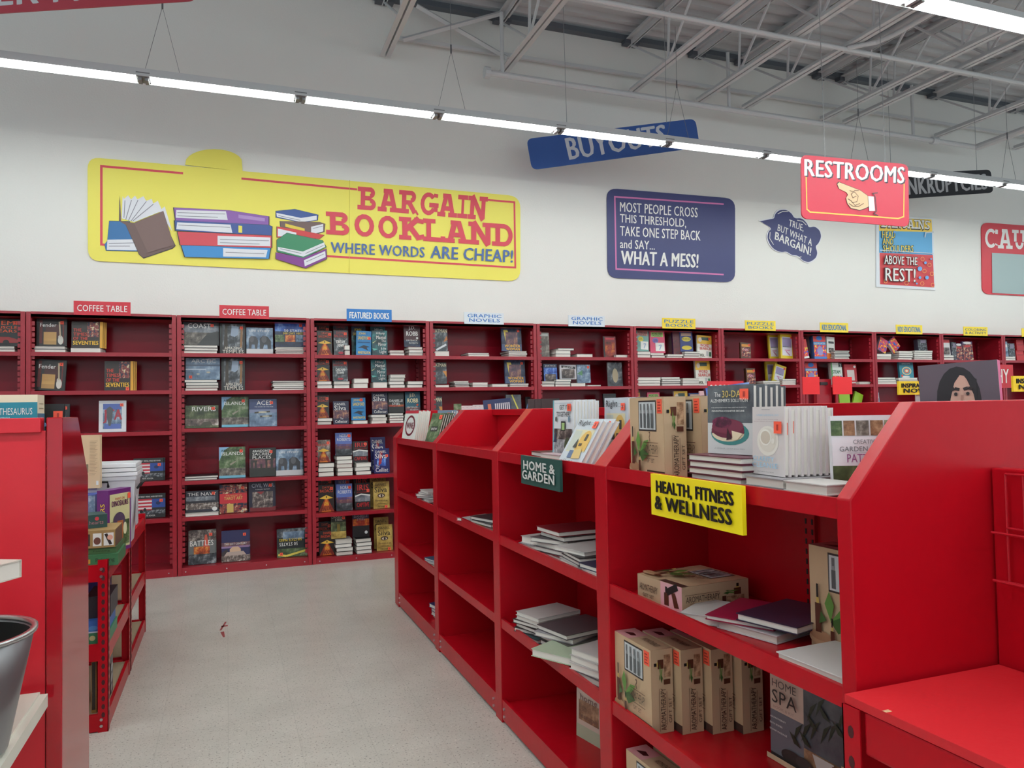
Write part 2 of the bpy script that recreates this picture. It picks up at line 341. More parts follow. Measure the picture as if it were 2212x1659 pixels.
for s, (yy, xs, n, rown) in enumerate(((6.67, -3.05, 7, 'strip nearest the back wall'), (3.74, -2.95, 7, 'strip overhead at the upper right'), (.75, -4, 6, 'strip above the near aisle'), (-2.2, -4, 6, 'strip farthest from the back wall'))):
    for k in range(n):
        loc = (xs+k*2.44, yy, 4.21)
        if k == 0 and s < 2: fx = make_fixture(TM if s == 0 else TM2); o = fx; fx.location = loc
        else: o = dup(fx, loc)
        tag(o, f'hanging white fluorescent light, {ORD[k]} from the left in the {rown}', 'light', f'fluorescent lights, {rown}')
# ------------------------------------------------------------------ wall bookcases
X0, UW = -1.654, 1.22
SH = {-1: [2.083, 1.735, 1.36, .885, .54, .075], 0: [2.083, 1.735, 1.353, .89, .543, .075], 1: [2.083, 1.727, 1.372, .88, .542, .075], 2: [2.077, 1.741, 1.376, .858, .496, .06]}
for k in range(3, 12): SH[k] = [2.074, 1.741, 1.376, .87, .5, .07]
SIGN = {-1: 'at the far left end', 0: 'under left red COFFEE TABLE sign', 1: 'under right red COFFEE TABLE sign', 2: 'under blue FEATURED BOOKS sign', 3: 'under left GRAPHIC NOVELS sign', 4: 'under right GRAPHIC NOVELS sign', 5: 'under left PUZZLE BOOKS sign',
 6: 'under right PUZZLE BOOKS sign', 7: 'under left KIDS EDUCATIONAL sign', 8: 'under right KIDS EDUCATIONAL sign', 9: 'under COLORING & ACTIVITY sign', 10: 'at the right frame edge', 11: 'at the far right end'}
SHN = ['top', 'second', 'third', 'fourth', 'fifth', 'bottom']
for k in range(-1, 12):
    x = X0+k*UW; r = empty('bookcase', (x, YF, 0)); q = UW-.004
    for a in (0.002, q-.036): MB().box(a, 0, .0, a+.036, .40, ZT, WALLRED).build('side_panel', r, bevel=.002)
    MB().box(.038, .395, .0, q-.036, .402, ZT, WALLBACK).build('back_panel', r)
    MB().box(.038, 0, ZT-.045, q-.036, .40, ZT-.02, WALLRED).box(.038, 0, ZT-.045, q-.036, .012, ZT+.002, WALLRED).build('top_panel', r)
    for z in SH[k][:5]:
        MB().box(.039, .002, z-.036, q-.037, .014, z, WALLRED).box(.039, .014, z-.014, q-.037, .392, z-.002, WALLRED).build('shelf', r)
    z = SH[k][5]
    kp = MB().box(.039, .004, 0.0, q-.037, .02, z, WALLRED).box(.039, .02, z-.016, q-.037, .392, z-.002, WALLRED)
    for j in range(4):
        xx = .07+j*(q-.14)/3; kp.tube([(xx, .004, z*.5), (xx, -.002, z*.5)], .006, STEEL, 8)
    kp.build('kick_plate', r)
    for a in (.038, q-.062):
        for yy in (.03, .36):
            ss = MB(); zz = .12; ss.box(a, yy-.004, .12, a+.024, yy+.004, ZT-.06, WALLRED) if 0 else ss.box(a if a < .1 else a+.022, yy-.008, .1, a+.004 if a < .1 else a+.026, yy+.008, ZT-.06, WALLRED)
            while zz < ZT-.1:
                ss.box(a, yy-.006, zz, a+.026, yy+.006, zz+.036, WALLRED); zz += .05
            ss.build('slotted_strip', r)
    tag(r, f'dark red metal wall bookcase {SIGN[k]}', 'bookcase', 'bookcases along the back wall')
# ------------------------------------------------------------------ cover designs: description, board colour, printed shapes
Wh, Bk, Or, Ye, Go = (232, 230, 226), (20, 20, 22), (226, 84, 34), (240, 206, 60), (206, 178, 96)
def r(*a): return ('r',)+a
def t(*a): return ('t',)+a
def n(*a): return ('n',)+a
def e(*a): return ('e',)+a
def p(c, *pts): return ('p', c, pts)
def l(c, th, *pts): return ('l', c, th, pts)
ELE = [n(0, 0, 1, 1, 'sea', 9), r(0, 0, 1, .2, (196, 196, 198)), p((66, 66, 70), (.08, .2), (.1, .6), (.2, .68), (.36, .66), (.44, .5), (.4, .2), (.32, .2), (.3, .36), (.2, .36), (.18, .2)), p((58, 58, 62), (.5, .2), (.5, .6), (.62, .7), (.8, .66), (.92, .5), (.92, .2), (.8, .2), (.78, .36), (.66, .36), (.62, .2)), e(.2, .56, .08, .12, (92, 92, 96)), e(.66, .56, .1, .13, (92, 92, 96)), t('LIFE STORY', .12, .84, .88, .91, Wh, 0)]
SHADOW = [p((150, 44, 20), (0, 0), (1, 0), (.54, .55), (.46, .55)), p((222, 120, 40), (.2, 0), (.8, 0), (.53, .5), (.47, .5)), p((236, 190, 70), (.05, .5), (.5, .46), (.95, .5), (.5, .62)), e(.5, .55, .03, .05, Bk), t('DAVID', .26, .86, .78, .95, (210, 80, 44)), t('BALDACCI', .1, .72, .92, .83, (210, 70, 40)), t('LONG', .34, .26, .66, .36, (230, 190, 60)), t('SHADOWS', .14, .04, .88, .22, (120, 30, 20), 2)]
ROBB = lambda a, b, c: [n(.0, .0, 1, .3, c, 20), t('J.D.', .28, .74, .7, .93, a, 2), t('ROBB', .14, .5, .86, .7, a, 2), e(.8, .4, .07, .05, b), t('PAYBACK', .14, .26, .82, .33, Wh, 0), t('IN DEATH', .3, .14, .84, .21, Wh, 0)]
SILVA = lambda a, m, title: [n(0, .25, 1, .6, m, 24), t('DANIEL', .1, .82, .84, .92, a, 0), t('Silva', .08, .6, .86, .8, a, 1)]+title
STATES = [n(0, 0, 1, 1, 'night', 8), n(0, .62, 1, 1, 'sky2' if 0 else 'blues', 8), n(0, .2, .3, .48, 'leafy', 20), n(.33, .2, .66, .48, 'fire', 20), n(.69, .2, 1, .48, 'sea', 20), t('50 STATES', .3, .6, .96, .7, Wh, 1), t('500 DAY HIKES', .26, .5, .96, .58, Ye, 1)]
FLAG = [r(0, 0, 1, 1, (40, 40, 42)), r(0, .3, .55, .78, (226, 214, 212))]+[r(0, .3+.14*i, .55, .37+.14*i, (190, 44, 62)) for i in range(4)]+[r(.55, .42, 1, .78, (44, 74, 150)), e(.76, .6, .08, .07, (30, 44, 90)), n(.1, .16, 1, .32, 'ink', 40), e(.32, .34, .05, .08, (34, 32, 34)), e(.2, .28, .05, .07, (34, 32, 34)), t('THE WEST WING AND BEYOND', .04, .85, .9, .91, Wh, 1), t('PETE SOUZA', .3, .07, .66, .13, Wh, 1)]
WORDSK = lambda c, h, b: [r(.1, .72, .9, .93, h), t('WORD SEEK', .14, .82, .86, .91, (30, 60, 40), 1), t('PUZZLES', .2, .73, .8, .81, (30, 90, 60), 1), e(.36, .56, .2, .12, b), t('275', .24, .51, .48, .61, (40, 40, 60), 1), r(.34, .08, .94, .46, (238, 236, 230)), l((150, 170, 200), .012, (.6, .14), (.74, .36), (.56, .34))]
ST = dict(
 hemi=('black car book, orange letters', (24, 22, 24), [t('HEMI', 0, .78, .9, .93, Or, 2), t('MUSCLE', 0, .64, .9, .74, Or, 2), t('YEARS', 0, .5, .9, .61, Or, 2), p((150, 34, 36), (0, .12), (.95, .12), (.98, .24), (.6, .34), (0, .34)), e(.5, .14, .12, .09, (18, 18, 20))]),
 guitar=('dark book with guitar and amplifier', (30, 22, 22), [r(.1, .1, .2, .95, (92, 22, 22)), r(.86, .1, .9, .95, (110, 26, 26)), r(.3, .3, .8, .8, (70, 22, 22)), r(.24, .06, .66, .52, (196, 152, 88)), r(.24, .06, .66, .2, (176, 136, 80)), e(.8, .22, .09, .16, (206, 200, 190)), e(.78, .34, .06, .07, (206, 200, 190)), l((190, 170, 140), .012, (.79, .35), (.75, .9)), t('Fender', .12, .7, .66, .84, Wh, 1)]),
 seventies=('black book of red and yellow lettering', (40, 22, 18), [r(.9, 0, 1, 1, (222, 160, 40)), n(.5, .42, .86, .98, 'comic', 30), t('THE', .06, .62, .32, .74, (206, 60, 42), 2), t('TIMES', .06, .46, .5, .58, (206, 60, 42), 2), t('OF THE', .06, .3, .52, .42, (206, 60, 42), 2), t('SEVENTIES', .05, .12, .86, .27, (236, 186, 48), 2)]),
 arc=('black book with pale blue arc', (26, 24, 28), [('l', (110, 150, 200), .012, [(.05+.9*i/12, .4+.35*sin(pi*i/12)) for i in range(13)]), r(.3, .3, .7, .55, (120, 130, 150))]),
 ira=('white book with blue and red print', (222, 222, 226), [n(.15, .1, .84, .9, 'sea', 20), r(.16, .72, .82, .9, (88, 108, 178)), r(.2, .1, .8, .26, (88, 108, 178)), t('JTA', .16, .28, .86, .72, (176, 60, 74), 2), p((92, 92, 96), (.28, .74), (.4, .82), (.52, .74), (.5, .5), (.44, .2), (.36, .2), (.3, .5))]),
 flag=('dark book with striped flag', (40, 40, 42), FLAG),
 coast=('grey coast photo book', (52, 52, 56), [n(0, .0, 1, .6, 'rock', 14), n(0, .55, 1, .85, 'cloud', 8), p((58, 58, 58), (.4, 0), (1, 0), (1, .62), (.7, .5)), r(0, .85, 1, 1, (40, 40, 44)), t('COAST', .14, .74, .8, .94, Wh, 0)]),
 temples=('black book of stone temple', (28, 26, 26), [n(.1, .1, .9, .98, 'ink', 12), p((58, 48, 40), (.3, .1), (.3, .9), (.44, .98), (.2, .98), (.14, .1)), p((150, 165, 185), (.42, .6), (.46, .92), (.74, .9), (.72, .64), (.58, .56)), l((140, 100, 60), .02, (.82, .2), (.86, .9)), t('AMAZING', .18, .14, .86, .24, (208, 202, 190), 1), t('TEMPLES', .1, .02, .92, .13, (208, 202, 190), 1)]),
 elephants=('blue-grey book with two elephants', (104, 120, 146), ELE),
 states=('hiking book with three small photos', (40, 52, 74), STATES),
 parks=('upside-down parks book, yellow lettering', (30, 34, 34), [n(0, .0, 1, .3, 'leafy', 10), n(0, .7, 1, 1, 'ink', 9), l((222, 206, 90), .02, (.04, .1), (.3, .04), (.96, .2)), n(.2, .62, .9, .9, 'sea', 8), ('t', '500 STATE PARKS', .82, .66, .08, .56, Ye, 1), ('t', '50 STATES', .68, .52, .08, .4, Wh, 1)]),
 arctic=('blue arctic ice book', (120, 132, 150), [n(0, 0, 1, 1, 'sea', 6), r(0, .62, 1, .7, (70, 82, 104)), r(0, .45, .6, .5, (190, 200, 212)), e(.66, .34, .06, .04, (190, 180, 160)), e(.36, .26, .05, .03, (190, 180, 160)), t('ARCTIC', .16, .78, .88, .94, Wh, 0)]),
 rivers=('river photo book', (84, 78, 60), [n(0, 0, 1, 1, 'forest', 10), n(0, .1, 1, .4, 'town', 12), p((74, 70, 58), (.45, .1), (.55, .26), (.75, .28), (.82, .1)), t('RIVERS', .2, .74, .92, .94, Wh, 0)]),
 islands=('green shore book lettered ISLANDS', (96, 120, 88), [n(0, .3, 1, 1, 'leafy', 14), n(0, .08, 1, .32, 'rock', 20), r(0, 0, 1, .08, (110, 176, 200)), p((138, 180, 214), (0, .55), (0, 1), (.4, 1), (.2, .9)), p((150, 140, 126), (.4, .45), (.66, .56), (.62, .5), (.44, .4)), t('ABANDONED', .08, .85, .92, .92, (44, 50, 40), 1), t('ISLANDS', .1, .73, .92, .84, Wh, 1)]),
 aces=('navy book of fighter planes', (62, 72, 112), [n(0, 0, 1, .55, 'sea', 8), r(0, .5, 1, .62, (130, 138, 166)), l((70, 64, 52), .016, (.2, .5), (.78, .54)), e(.5, .52, .16, .03, (206, 196, 170)), l((70, 64, 52), .016, (.4, .36), (.86, .38)), e(.62, .37, .14, .025, (190, 184, 160)), t('ACES', .28, .78, .84, .94, Wh, 0), t('THE STORY OF THE ACES', .2, .7, .9, .73, Wh, 0)]),
 sacred=('black book with standing stones', (38, 36, 34), [n(0, .3, 1, .62, 'dusk', 6), r(0, .0, 1, .3, (44, 44, 40)), r(.06, .28, .14, .52, (54, 50, 48)), r(.2, .28, .28, .52, (54, 50, 48)), r(.05, .5, .3, .58, (60, 56, 52)), r(.62, .26, .7, .58, (54, 50, 48)), r(.82, .26, .92, .58, (54, 50, 48)), r(.6, .56, .95, .64, (60, 56, 52)), r(.42, .28, .5, .44, (54, 50, 48)), t('ABANDONED', .12, .86, .84, .94, Wh, 1), t('SACRED', .12, .74, .86, .84, Wh, 1), t('PLACES', .12, .62, .84, .72, Wh, 1)]),
 navy=('navy book of sailors in rows', (50, 48, 60), [n(0, .12, 1, .45, 'town', 40), r(0, .42, 1, .52, (44, 42, 50)), n(0, .52, .9, .72, 'cloud', 16), e(.88, .12, .08, .1, Wh), t('THE NAVY', .06, .76, .94, .92, Wh, 0)]),
 tarot=('red-banded tarot art book', (84, 74, 62), [n(0, .68, 1, 1, 'comic', 22), n(0, 0, 1, .34, 'comic', 20), r(.26, .02, .5, .32, (206, 176, 96)), r(0, .34, 1, .68, (196, 42, 52)), t('THE HISTORY OF', .22, .59, .8, .63, Go, 0), t('TAROT ART', .16, .46, .84, .57, Go, 2)]),
 civil=('dark civil war book with battle painting', (36, 30, 52), [r(.05, .0, 1, .14, (120, 34, 40)), n(.14, .12, .94, .66, 'crowd', 24), p((140, 40, 44), (.3, .66), (.6, .66), (.48, .56)), t('CIVIL WAR', .12, .8, .98, .93, (180, 180, 196), 0), t('A GALLERY EDITION', .26, .72, .82, .75, Wh, 0)]),
 battles=('grey book lettered BATTLES', (110, 112, 112), [n(0, .68, 1, 1, 'crowd', 18), n(0, 0, 1, .3, 'ink', 16), n(.2, .3, .8, .52, 'fire', 14), p((206, 90, 70), (.56, .5), (.76, .5), (.7, .86), (.62, .86)), t('BATTLES', .06, .54, .94, .7, Wh, 1)]),
 century=('purple dusk capitol building book', (44, 42, 84), [n(0, .5, 1, .62, 'dusk', 5), r(0, .44, 1, .5, (150, 120, 160)), n(0, 0, 1, .2, 'town', 40), p((60, 50, 54), (.0, .3), (.2, .42), (.3, .2), (0, .2)), p((216, 180, 150), (.3, .3), (.3, .4), (.4, .48), (.6, .48), (.7, .4), (.7, .3)), p((190, 170, 160), (.1, .2), (.2, .32), (.8, .32), (.9, .2)), t('THE 21ST CENTURY', .1, .54, .92, .6, Wh, 1)]),
 shadow=('black thriller with orange road', (36, 22, 20), SHADOW),
 shadow2=('plastic-wrapped thriller with orange road', (120, 90, 86), [n(0, 0, 1, 1, 'town', 14)]+SHADOW[:3]+SHADOW[5:]),
 dream=('grey thriller with small car', (44, 44, 52), [n(0, .0, 1, .7, 'ink', 22), t('DAVID', .2, .86, .8, .95, (170, 44, 44)), t('BALDACCI', .06, .72, .94, .83, (170, 44, 44)), t('DREAM', .2, .48, .8, .6, Wh, 2), t('TOWN', .26, .34, .74, .45, Wh, 2), e(.5, .1, .2, .05, (170, 40, 60))]),
 sand=('bright blue thriller with dog', (26, 120, 180), [p((20, 30, 50), (.1, .3), (.5, .42), (.9, .36), (.7, .32), (.8, .2), (.4, .3)), t('JOHN', .16, .82, .6, .94, Ye, 1), t('SANDFORD', .1, .64, .92, .78, Ye, 1), r(.1, .52, .9, .55, (16, 70, 120)), t('INVESTIGATOR', .12, .06, .96, .16, Ye, 1)]),
 sand2=('dark blue thriller, yellow lettering', (22, 44, 66), [n(0, 0, 1, .7, 'teal', 20), t('JOHN', .2, .84, .7, .94, Ye, 1), t('SANDFORD', .1, .7, .92, .8, Ye, 1)]),
 mirror=('teal marbled novel', (12, 50, 54), [n(0, 0, 1, 1, 'teal', 10), p((190, 190, 130), (0, .5), (.3, .62), (.1, .5)), p((90, 170, 160), (0, .3), (.4, .26), (.1, .2)), t('Hilary', .28, .82, .84, .94, Wh, 1), t('Mantel', .28, .66, .9, .8, Wh, 1), t('The', .6, .54, .9, .64, Wh, 0), t('Mirror', .4, .38, .92, .52, Wh, 0), t('& the', .56, .24, .9, .34, Wh, 0), t('Light', .48, .06, .92, .22, Wh, 0)]),
 robb=('dark red novel, large white lettering', (70, 22, 32), ROBB(Wh, Wh, 'night')),
 robb2=('teal novel, large cream lettering', (24, 84, 104), ROBB((236, 222, 176), Or, 'dusk')),
 silva=('navy novel with orange harbor', (38, 36, 66), SILVA(Wh, 'dusk', [t('The', .46, .2, .66, .28, Wh, 0), t('Collector', .12, .05, .94, .18, Wh, 1)])),
 cellist=('blue and red spy novel', (24, 30, 96), [n(.2, .3, .8, .6, 'blues', 18), p((150, 30, 44), (.3, .3), (.4, .9), (.6, .9), (.5, .4))]+SILVA(Wh, 'blues', [t('The', .1, .24, .36, .34, Wh, 0), t('Cellist', .1, .05, .94, .22, Wh, 1)])[1:]),
 silvag=('gold novel with painted eye', (190, 162, 88), [n(0, 0, 1, 1, 'gold', 6), t('DANIEL', .12, .84, .86, .93, (40, 32, 24), 0), t('Silva', .08, .6, .88, .8, (40, 32, 24), 1), e(.5, .48, .24, .08, (60, 40, 30)), e(.5, .47, .17, .05, (220, 200, 180)), e(.52, .47, .06, .05, (30, 24, 22)), t('Portrait of an', .12, .26, .9, .33, (60, 48, 32), 0), t('Unknown', .22, .15, .78, .22, (60, 48, 32), 0), t('Woman', .28, .04, .74, .11, (60, 48, 32), 0)]),
 steel=('black novel with pale lettering', (26, 22, 22), [n(0, .0, 1, .4, 'lava', 8), r(0, 0, 1, .3, (24, 20, 20)), t('DANIELLE', .08, .54, .92, .66, Wh, 0), t('STEEL', .24, .38, .76, .5, Wh, 0)]),
 steelg=('dark green novel with yellow doorway', (32, 36, 26), [n(0, 0, 1, .4, 'gold', 10), n(0, .3, 1, .7, 'forest', 12), r(.4, .3, .6, .62, (120, 100, 40)), t('DANIELLE', .06, .86, .94, .96, (210, 204, 190), 0), t('STEEL', .28, .74, .78, .84, (210, 204, 190), 0)]),
 steels=('novel with sunset sky', (60, 44, 70), [n(0, .5, 1, .8, 'lava', 6), r(0, 0, 1, .5, (24, 22, 26)), t('DANIELLE', .1, .86, .9, .96, (170, 160, 170), 0), t('STEEL', .26, .74, .76, .84, (170, 160, 170), 0), e(.8, .2, .09, .07, (200, 206, 208))]),
 nora=('periwinkle novel with misty mountain', (98, 114, 176), [n(0, .0, 1, .3, 'ink', 10), n(0, .28, 1, .5, 'dusk', 5), r(0, .5, 1, 1, (92, 112, 180)), t('NORA', .26, .8, .78, .93, Wh, 0), t('ROBERTS', .1, .64, .92, .76, Wh, 0), t('Becoming', .12, .38, .94, .52, (60, 76, 160), 0)]),
 iris=('black novel lettered in red', (34, 32, 34), [n(0, .3, 1, .56, 'cloud', 10), l(Wh, .012, (0, .5), (.4, .58), (1, .52)), t('IRIS', .16, .72, .9, .94, (190, 44, 44), 2), t('JOHANSEN', .1, .6, .92, .68, (150, 40, 40), 1), t('CAPTIVE', .1, .1, .92, .26, (170, 34, 38), 2)]),
 bat=('grey comic, cream title lettering', (84, 86, 90), [n(0, 0, 1, .86, 'ink', 12), p((196, 120, 60), (.7, .4), (1, .5), (.95, .7)), l((210, 210, 214), .02, (.2, .05), (.9, .3)), t('BATMAN', .02, .82, .98, .98, (232, 222, 190), 2)]),
 bat2=('black comic, cream title lettering', (30, 30, 32), [n(0, 0, 1, .8, 'ink', 9), p((216, 140, 60), (.7, .6), (1, .3), (1, .6)), t('BATMAN', .02, .8, .98, .96, (232, 222, 190), 2)]),
 won=('blue comic with yellow block title', (62, 74, 110), [n(0, .3, 1, 1, 'night', 9), p((220, 200, 90), (.1, .9), (.3, .9), (.5, .4), (.2, .4)), n(.2, .26, .8, .8, 'dusk', 9), t('WONDER', .14, .16, .92, .28, (240, 180, 50), 2), t('WOMAN', .2, .03, .9, .14, (240, 180, 50), 2)]),
 comicg=('pale grey fantasy comic', (168, 166, 160), [n(0, 0, 1, .85, 'rock', 10), r(.2, .88, .9, .95, (200, 200, 196))]),
 redfig=('black-spined red comic', (120, 30, 40), [n(.1, .05, .9, .75, 'lava', 8), r(0, 0, .12, 1, (30, 28, 30)), r(.2, .85, .9, .93, (200, 60, 70))]),
 justice=('dark blue comic with heroes title', (40, 52, 84), [n(0, 0, 1, .78, 'blues', 16), n(.1, .0, .9, .4, 'crowd', 20), t('JUSTICE', .12, .82, .9, .93, Wh, 1)]),
 marvel=('white comic with dark title strip', (206, 200, 204), [n(.1, .05, .9, .7, 'crowd', 12), p((34, 34, 38), (.1, .8), (.95, .7), (.95, .86), (.1, .96)), t('MARVEL', .2, .77, .84, .88, Wh, 1)]),
 green=('pale green and white comic', (178, 190, 188), [n(0, 0, 1, 1, 'sea', 12), p((90, 140, 96), (0, .5), (.4, .7), (.4, .4))]),
 greyman=('grey hardback comic with portrait', (150, 152, 154), [n(0, 0, 1, 1, 'ink', 8), e(.5, .45, .2, .3, (176, 160, 130))]),
 yline=('dark book with yellow diagonal line', (66, 66, 68), [n(0, 0, 1, 1, 'slate', 8), l((220, 210, 90), .015, (.4, 1), (.85, .3))]),
 seekt=('teal word puzzle book', (120, 168, 158), WORDSK(0, (222, 150, 146), (222, 206, 70))),
 seekp=('pink word puzzle book', (214, 76, 110), WORDSK(0, (176, 210, 116), (128, 112, 180))),
 navypz=('navy puzzle book with yellow bursts', (44, 58, 120), [r(.1, .8, .9, .95, (200, 170, 150)), e(.5, .64, .36, .12, (206, 190, 70)), e(.5, .2, .4, .11, (214, 190, 60)), t('PUZZLES', .2, .6, .8, .68, (30, 60, 40), 1)]),
 purple=('purple striped puzzle book', (84, 40, 84), [n(0, 0, 1, 1, 'maroon', 20)]),
 search=('word search book with playing cards', (232, 230, 220), [r(0, .62, 1, 1, (226, 180, 60)), r(.3, .78, .8, .92, (60, 80, 70)), e(.2, .8, .12, .1, (216, 200, 180)), t('WORD', .2, .5, .82, .62, (206, 50, 44), 2), t('SEARCH', .16, .36, .96, .48, (206, 50, 44), 2), r(.6, .1, .76, .3, (190, 190, 190)), r(.8, .08, .94, .28, (60, 110, 80)), t('VOL.', .16, .06, .5, .18, (60, 70, 40), 2)]),
 mini=('small dark puzzle book', (90, 60, 44), [n(.1, .1, .95, .7, 'comic', 34), r(.1, .74, .9, .9, (220, 150, 60)), t('FOR', .3, .5, .7, .62, (240, 170, 200), 2)]),
 yellow=('yellow-framed activity book', (220, 196, 50), [r(.12, .12, .88, .88, (216, 214, 222)), n(.16, .46, .84, .84, 'cloud', 16), r(.16, .5, .84, .84, (150, 138, 176)), l((190, 120, 150), .015, (.4, .3), (.7, .14)), r(.3, .32, .7, .36, (200, 130, 160))]),
 kinder=('blue and red kindergarten workbook', (86, 130, 200), [r(0, .72, 1, 1, (200, 60, 60)), e(.5, .9, .24, .1, (50, 110, 190)), r(0, .62, 1, .74, (60, 140, 200)), t('KINDERGARTEN', .04, .64, .96, .71, Wh, 1), n(0, .12, 1, .62, 'kids', 22), e(.5, .36, .24, .2, (150, 140, 190)), r(0, 0, 1, .12, (60, 130, 200))]),
 redkid=('bright red children\'s workbook', (200, 50, 50), [n(0, .1, 1, .6, 'kids', 20), r(0, .0, 1, .1, Wh)]),
 wor=('white and orange workbook', (222, 220, 214), [r(0, 0, 1, .25, (224, 120, 50)), r(.2, .7, .9, .8, (70, 70, 74)), n(.2, .3, .9, .5, 'crowd', 30)]),
 steam=('white science activity book', (222, 226, 220), [r(.7, .8, 1, 1, (50, 60, 60)), t('2', .78, .82, .94, .96, Wh, 1), t('STEAM', .1, .5, .8, .66, (60, 120, 90), 2), n(.1, .05, .9, .4, 'kids', 30), r(0, 0, .1, 1, (90, 160, 90))]),
 redbd=('dark red boxed activity book', (176, 34, 44), [r(.2, .2, .8, .72, (214, 200, 196)), r(.1, .05, .9, .12, (214, 200, 196)), e(.85, .88, .1, .06, Wh)]),
 lime=('lime green book leaning over', (150, 190, 46), [r(.1, .05, .6, .2, (220, 220, 220))]),
 mess=('bright glossy children\'s magazine', (150, 140, 170), [n(0, 0, 1, 1, 'kids', 26), r(.1, .8, .9, .95, (220, 80, 110))]),
 mess2=('pastel children\'s activity book', (170, 180, 200), [n(0, 0, 1, 1, 'kids', 14), r(.1, .1, .9, .24, (230, 200, 80))]),
 stripe=('dark striped picture book', (96, 92, 110), [n(0, 0, 1, 1, 'ink', 40), r(.3, .7, .9, .95, (140, 130, 150))]),
 tealbk=('teal book with ringed circle', (60, 140, 160), [r(0, .72, 1, 1, (34, 96, 114)), t('DREAMS', .2, .78, .8, .84, Wh, 0), e(.5, .4, .34, .24, (230, 200, 150)), e(.5, .4, .27, .19, (90, 160, 175)), e(.5, .4, .18, .13, (220, 110, 80)), e(.5, .4, .1, .07, (240, 220, 190)), e(.4, .05, .3, .06, Wh)]),
 whitered=('white and red coloring book', (226, 222, 220), [r(0, .8, 1, 1, (190, 60, 60)), n(.1, .05, .9, .5, 'crowd', 20)]),
 pad=('activity pad with carry handle', (90, 70, 110), [n(0, 0, 1, .85, 'comic', 24), e(.5, .92, .4, .07, Wh), r(.2, .7, .8, .8, (200, 60, 60))]),
 paleb=('pale blue children\'s book', (150, 180, 200), [n(0, 0, 1, .5, 'sea', 12), r(.1, .7, .9, .85, Wh)]),
 redbox=('plain red boxed set', (190, 40, 44), [r(.1, .5, .9, .6, (150, 30, 34))]),
)
STICK = mat((246, 92, 66), .5)
_BK = {}
def book_meshes(sty, w, h, th, stick, near):
    k = (sty, w, h, th, stick)
    if k in _BK: return _BK[k]
    d, col, art = ST[sty]; cm = mat(col, .35); c = MB(); b = .003
    c.box(-w/2, 0, 0, w/2, b, h, cm); c.box(-w/2, th-b, 0, w/2, th, h, cm); c.box(-w/2, b, 0, -w/2+b, th-b, h, cm)
    c.art((-w/2, -.0002, 0), (w, 0, 0), (0, 0, h), art)
    pg = MB().box(-w/2+b, b, .004, w/2-.005, th-b, h-.004, PAPER)
    s = None
    if stick:
        sx, sz = {'tr': (.34, .86), 'br': (.3, .06), 'bl': (-.36, .12), 'tc': (.2, .9), 'mr': (.36, .7)}[stick]
        a = .028 if not near else .03
        s = MB().box(w*sx-a/2, -.0062, h*sz-a/2, w*sx+a/2, -.0052, h*sz+a/2, STICK).box(w*sx-a*.12, -.0066, h*sz-a*.25, w*sx+a*.12, -.0062, h*sz+a*.25, mat((170, 50, 40), .5))
    _BK[k] = (c.mesh('cover'), pg.mesh('page_block'), s.mesh('price_sticker') if s else None); return _BK[k]
def rnd(x, q=.005): return max(q, round(x/q)*q)
def book(sty, loc, w, h, th, stick=None, rot=(0, 0, 0), near=False):
    c, g, s = book_meshes(sty, rnd(w), rnd(h), rnd(th, .002), stick, near)
    rt = empty('book', (loc[0], loc[1], loc[2]+abs(sin(rot[0]))*rnd(th, .002)), rot); link('cover', c, rt); link('page_block', g, rt)
    if s: link('price_sticker', s, rt)
    return rt
_LB = {}
def lying(loc, w, d, th, col, rot=0, edge=0, pitch=0):
    k = (rnd(w), rnd(d), rnd(th, .002), tuple(col), edge)
    if k not in _LB:
        w_, d_, t_ = k[:3]; cm = mat(col, .4); b = .0025 if t_ > .012 else .0012
        c = MB().box(-w_/2, 0, 0, w_/2, d_, b, cm).box(-w_/2, 0, t_-b, w_/2, d_, t_, cm).box(-w_/2, d_-b, b, w_/2, d_, t_-b, cm)
        g = MB().box(-w_/2+.004, .004, b, w_/2-.004, d_-b, t_-b, PAPER if edge == 0 else PAPER2)
        _LB[k] = (c.mesh('cover'), g.mesh('page_block'))
    r_ = empty('book', loc, (pitch, 0, rot)); link('cover', _LB[k][0], r_); link('page_block', _LB[k][1], r_); return r_
DARKS = [(30, 28, 32), (44, 30, 30), (60, 56, 58), (26, 34, 50), (90, 84, 80), (120, 30, 38), (200, 196, 190), (50, 70, 74)]
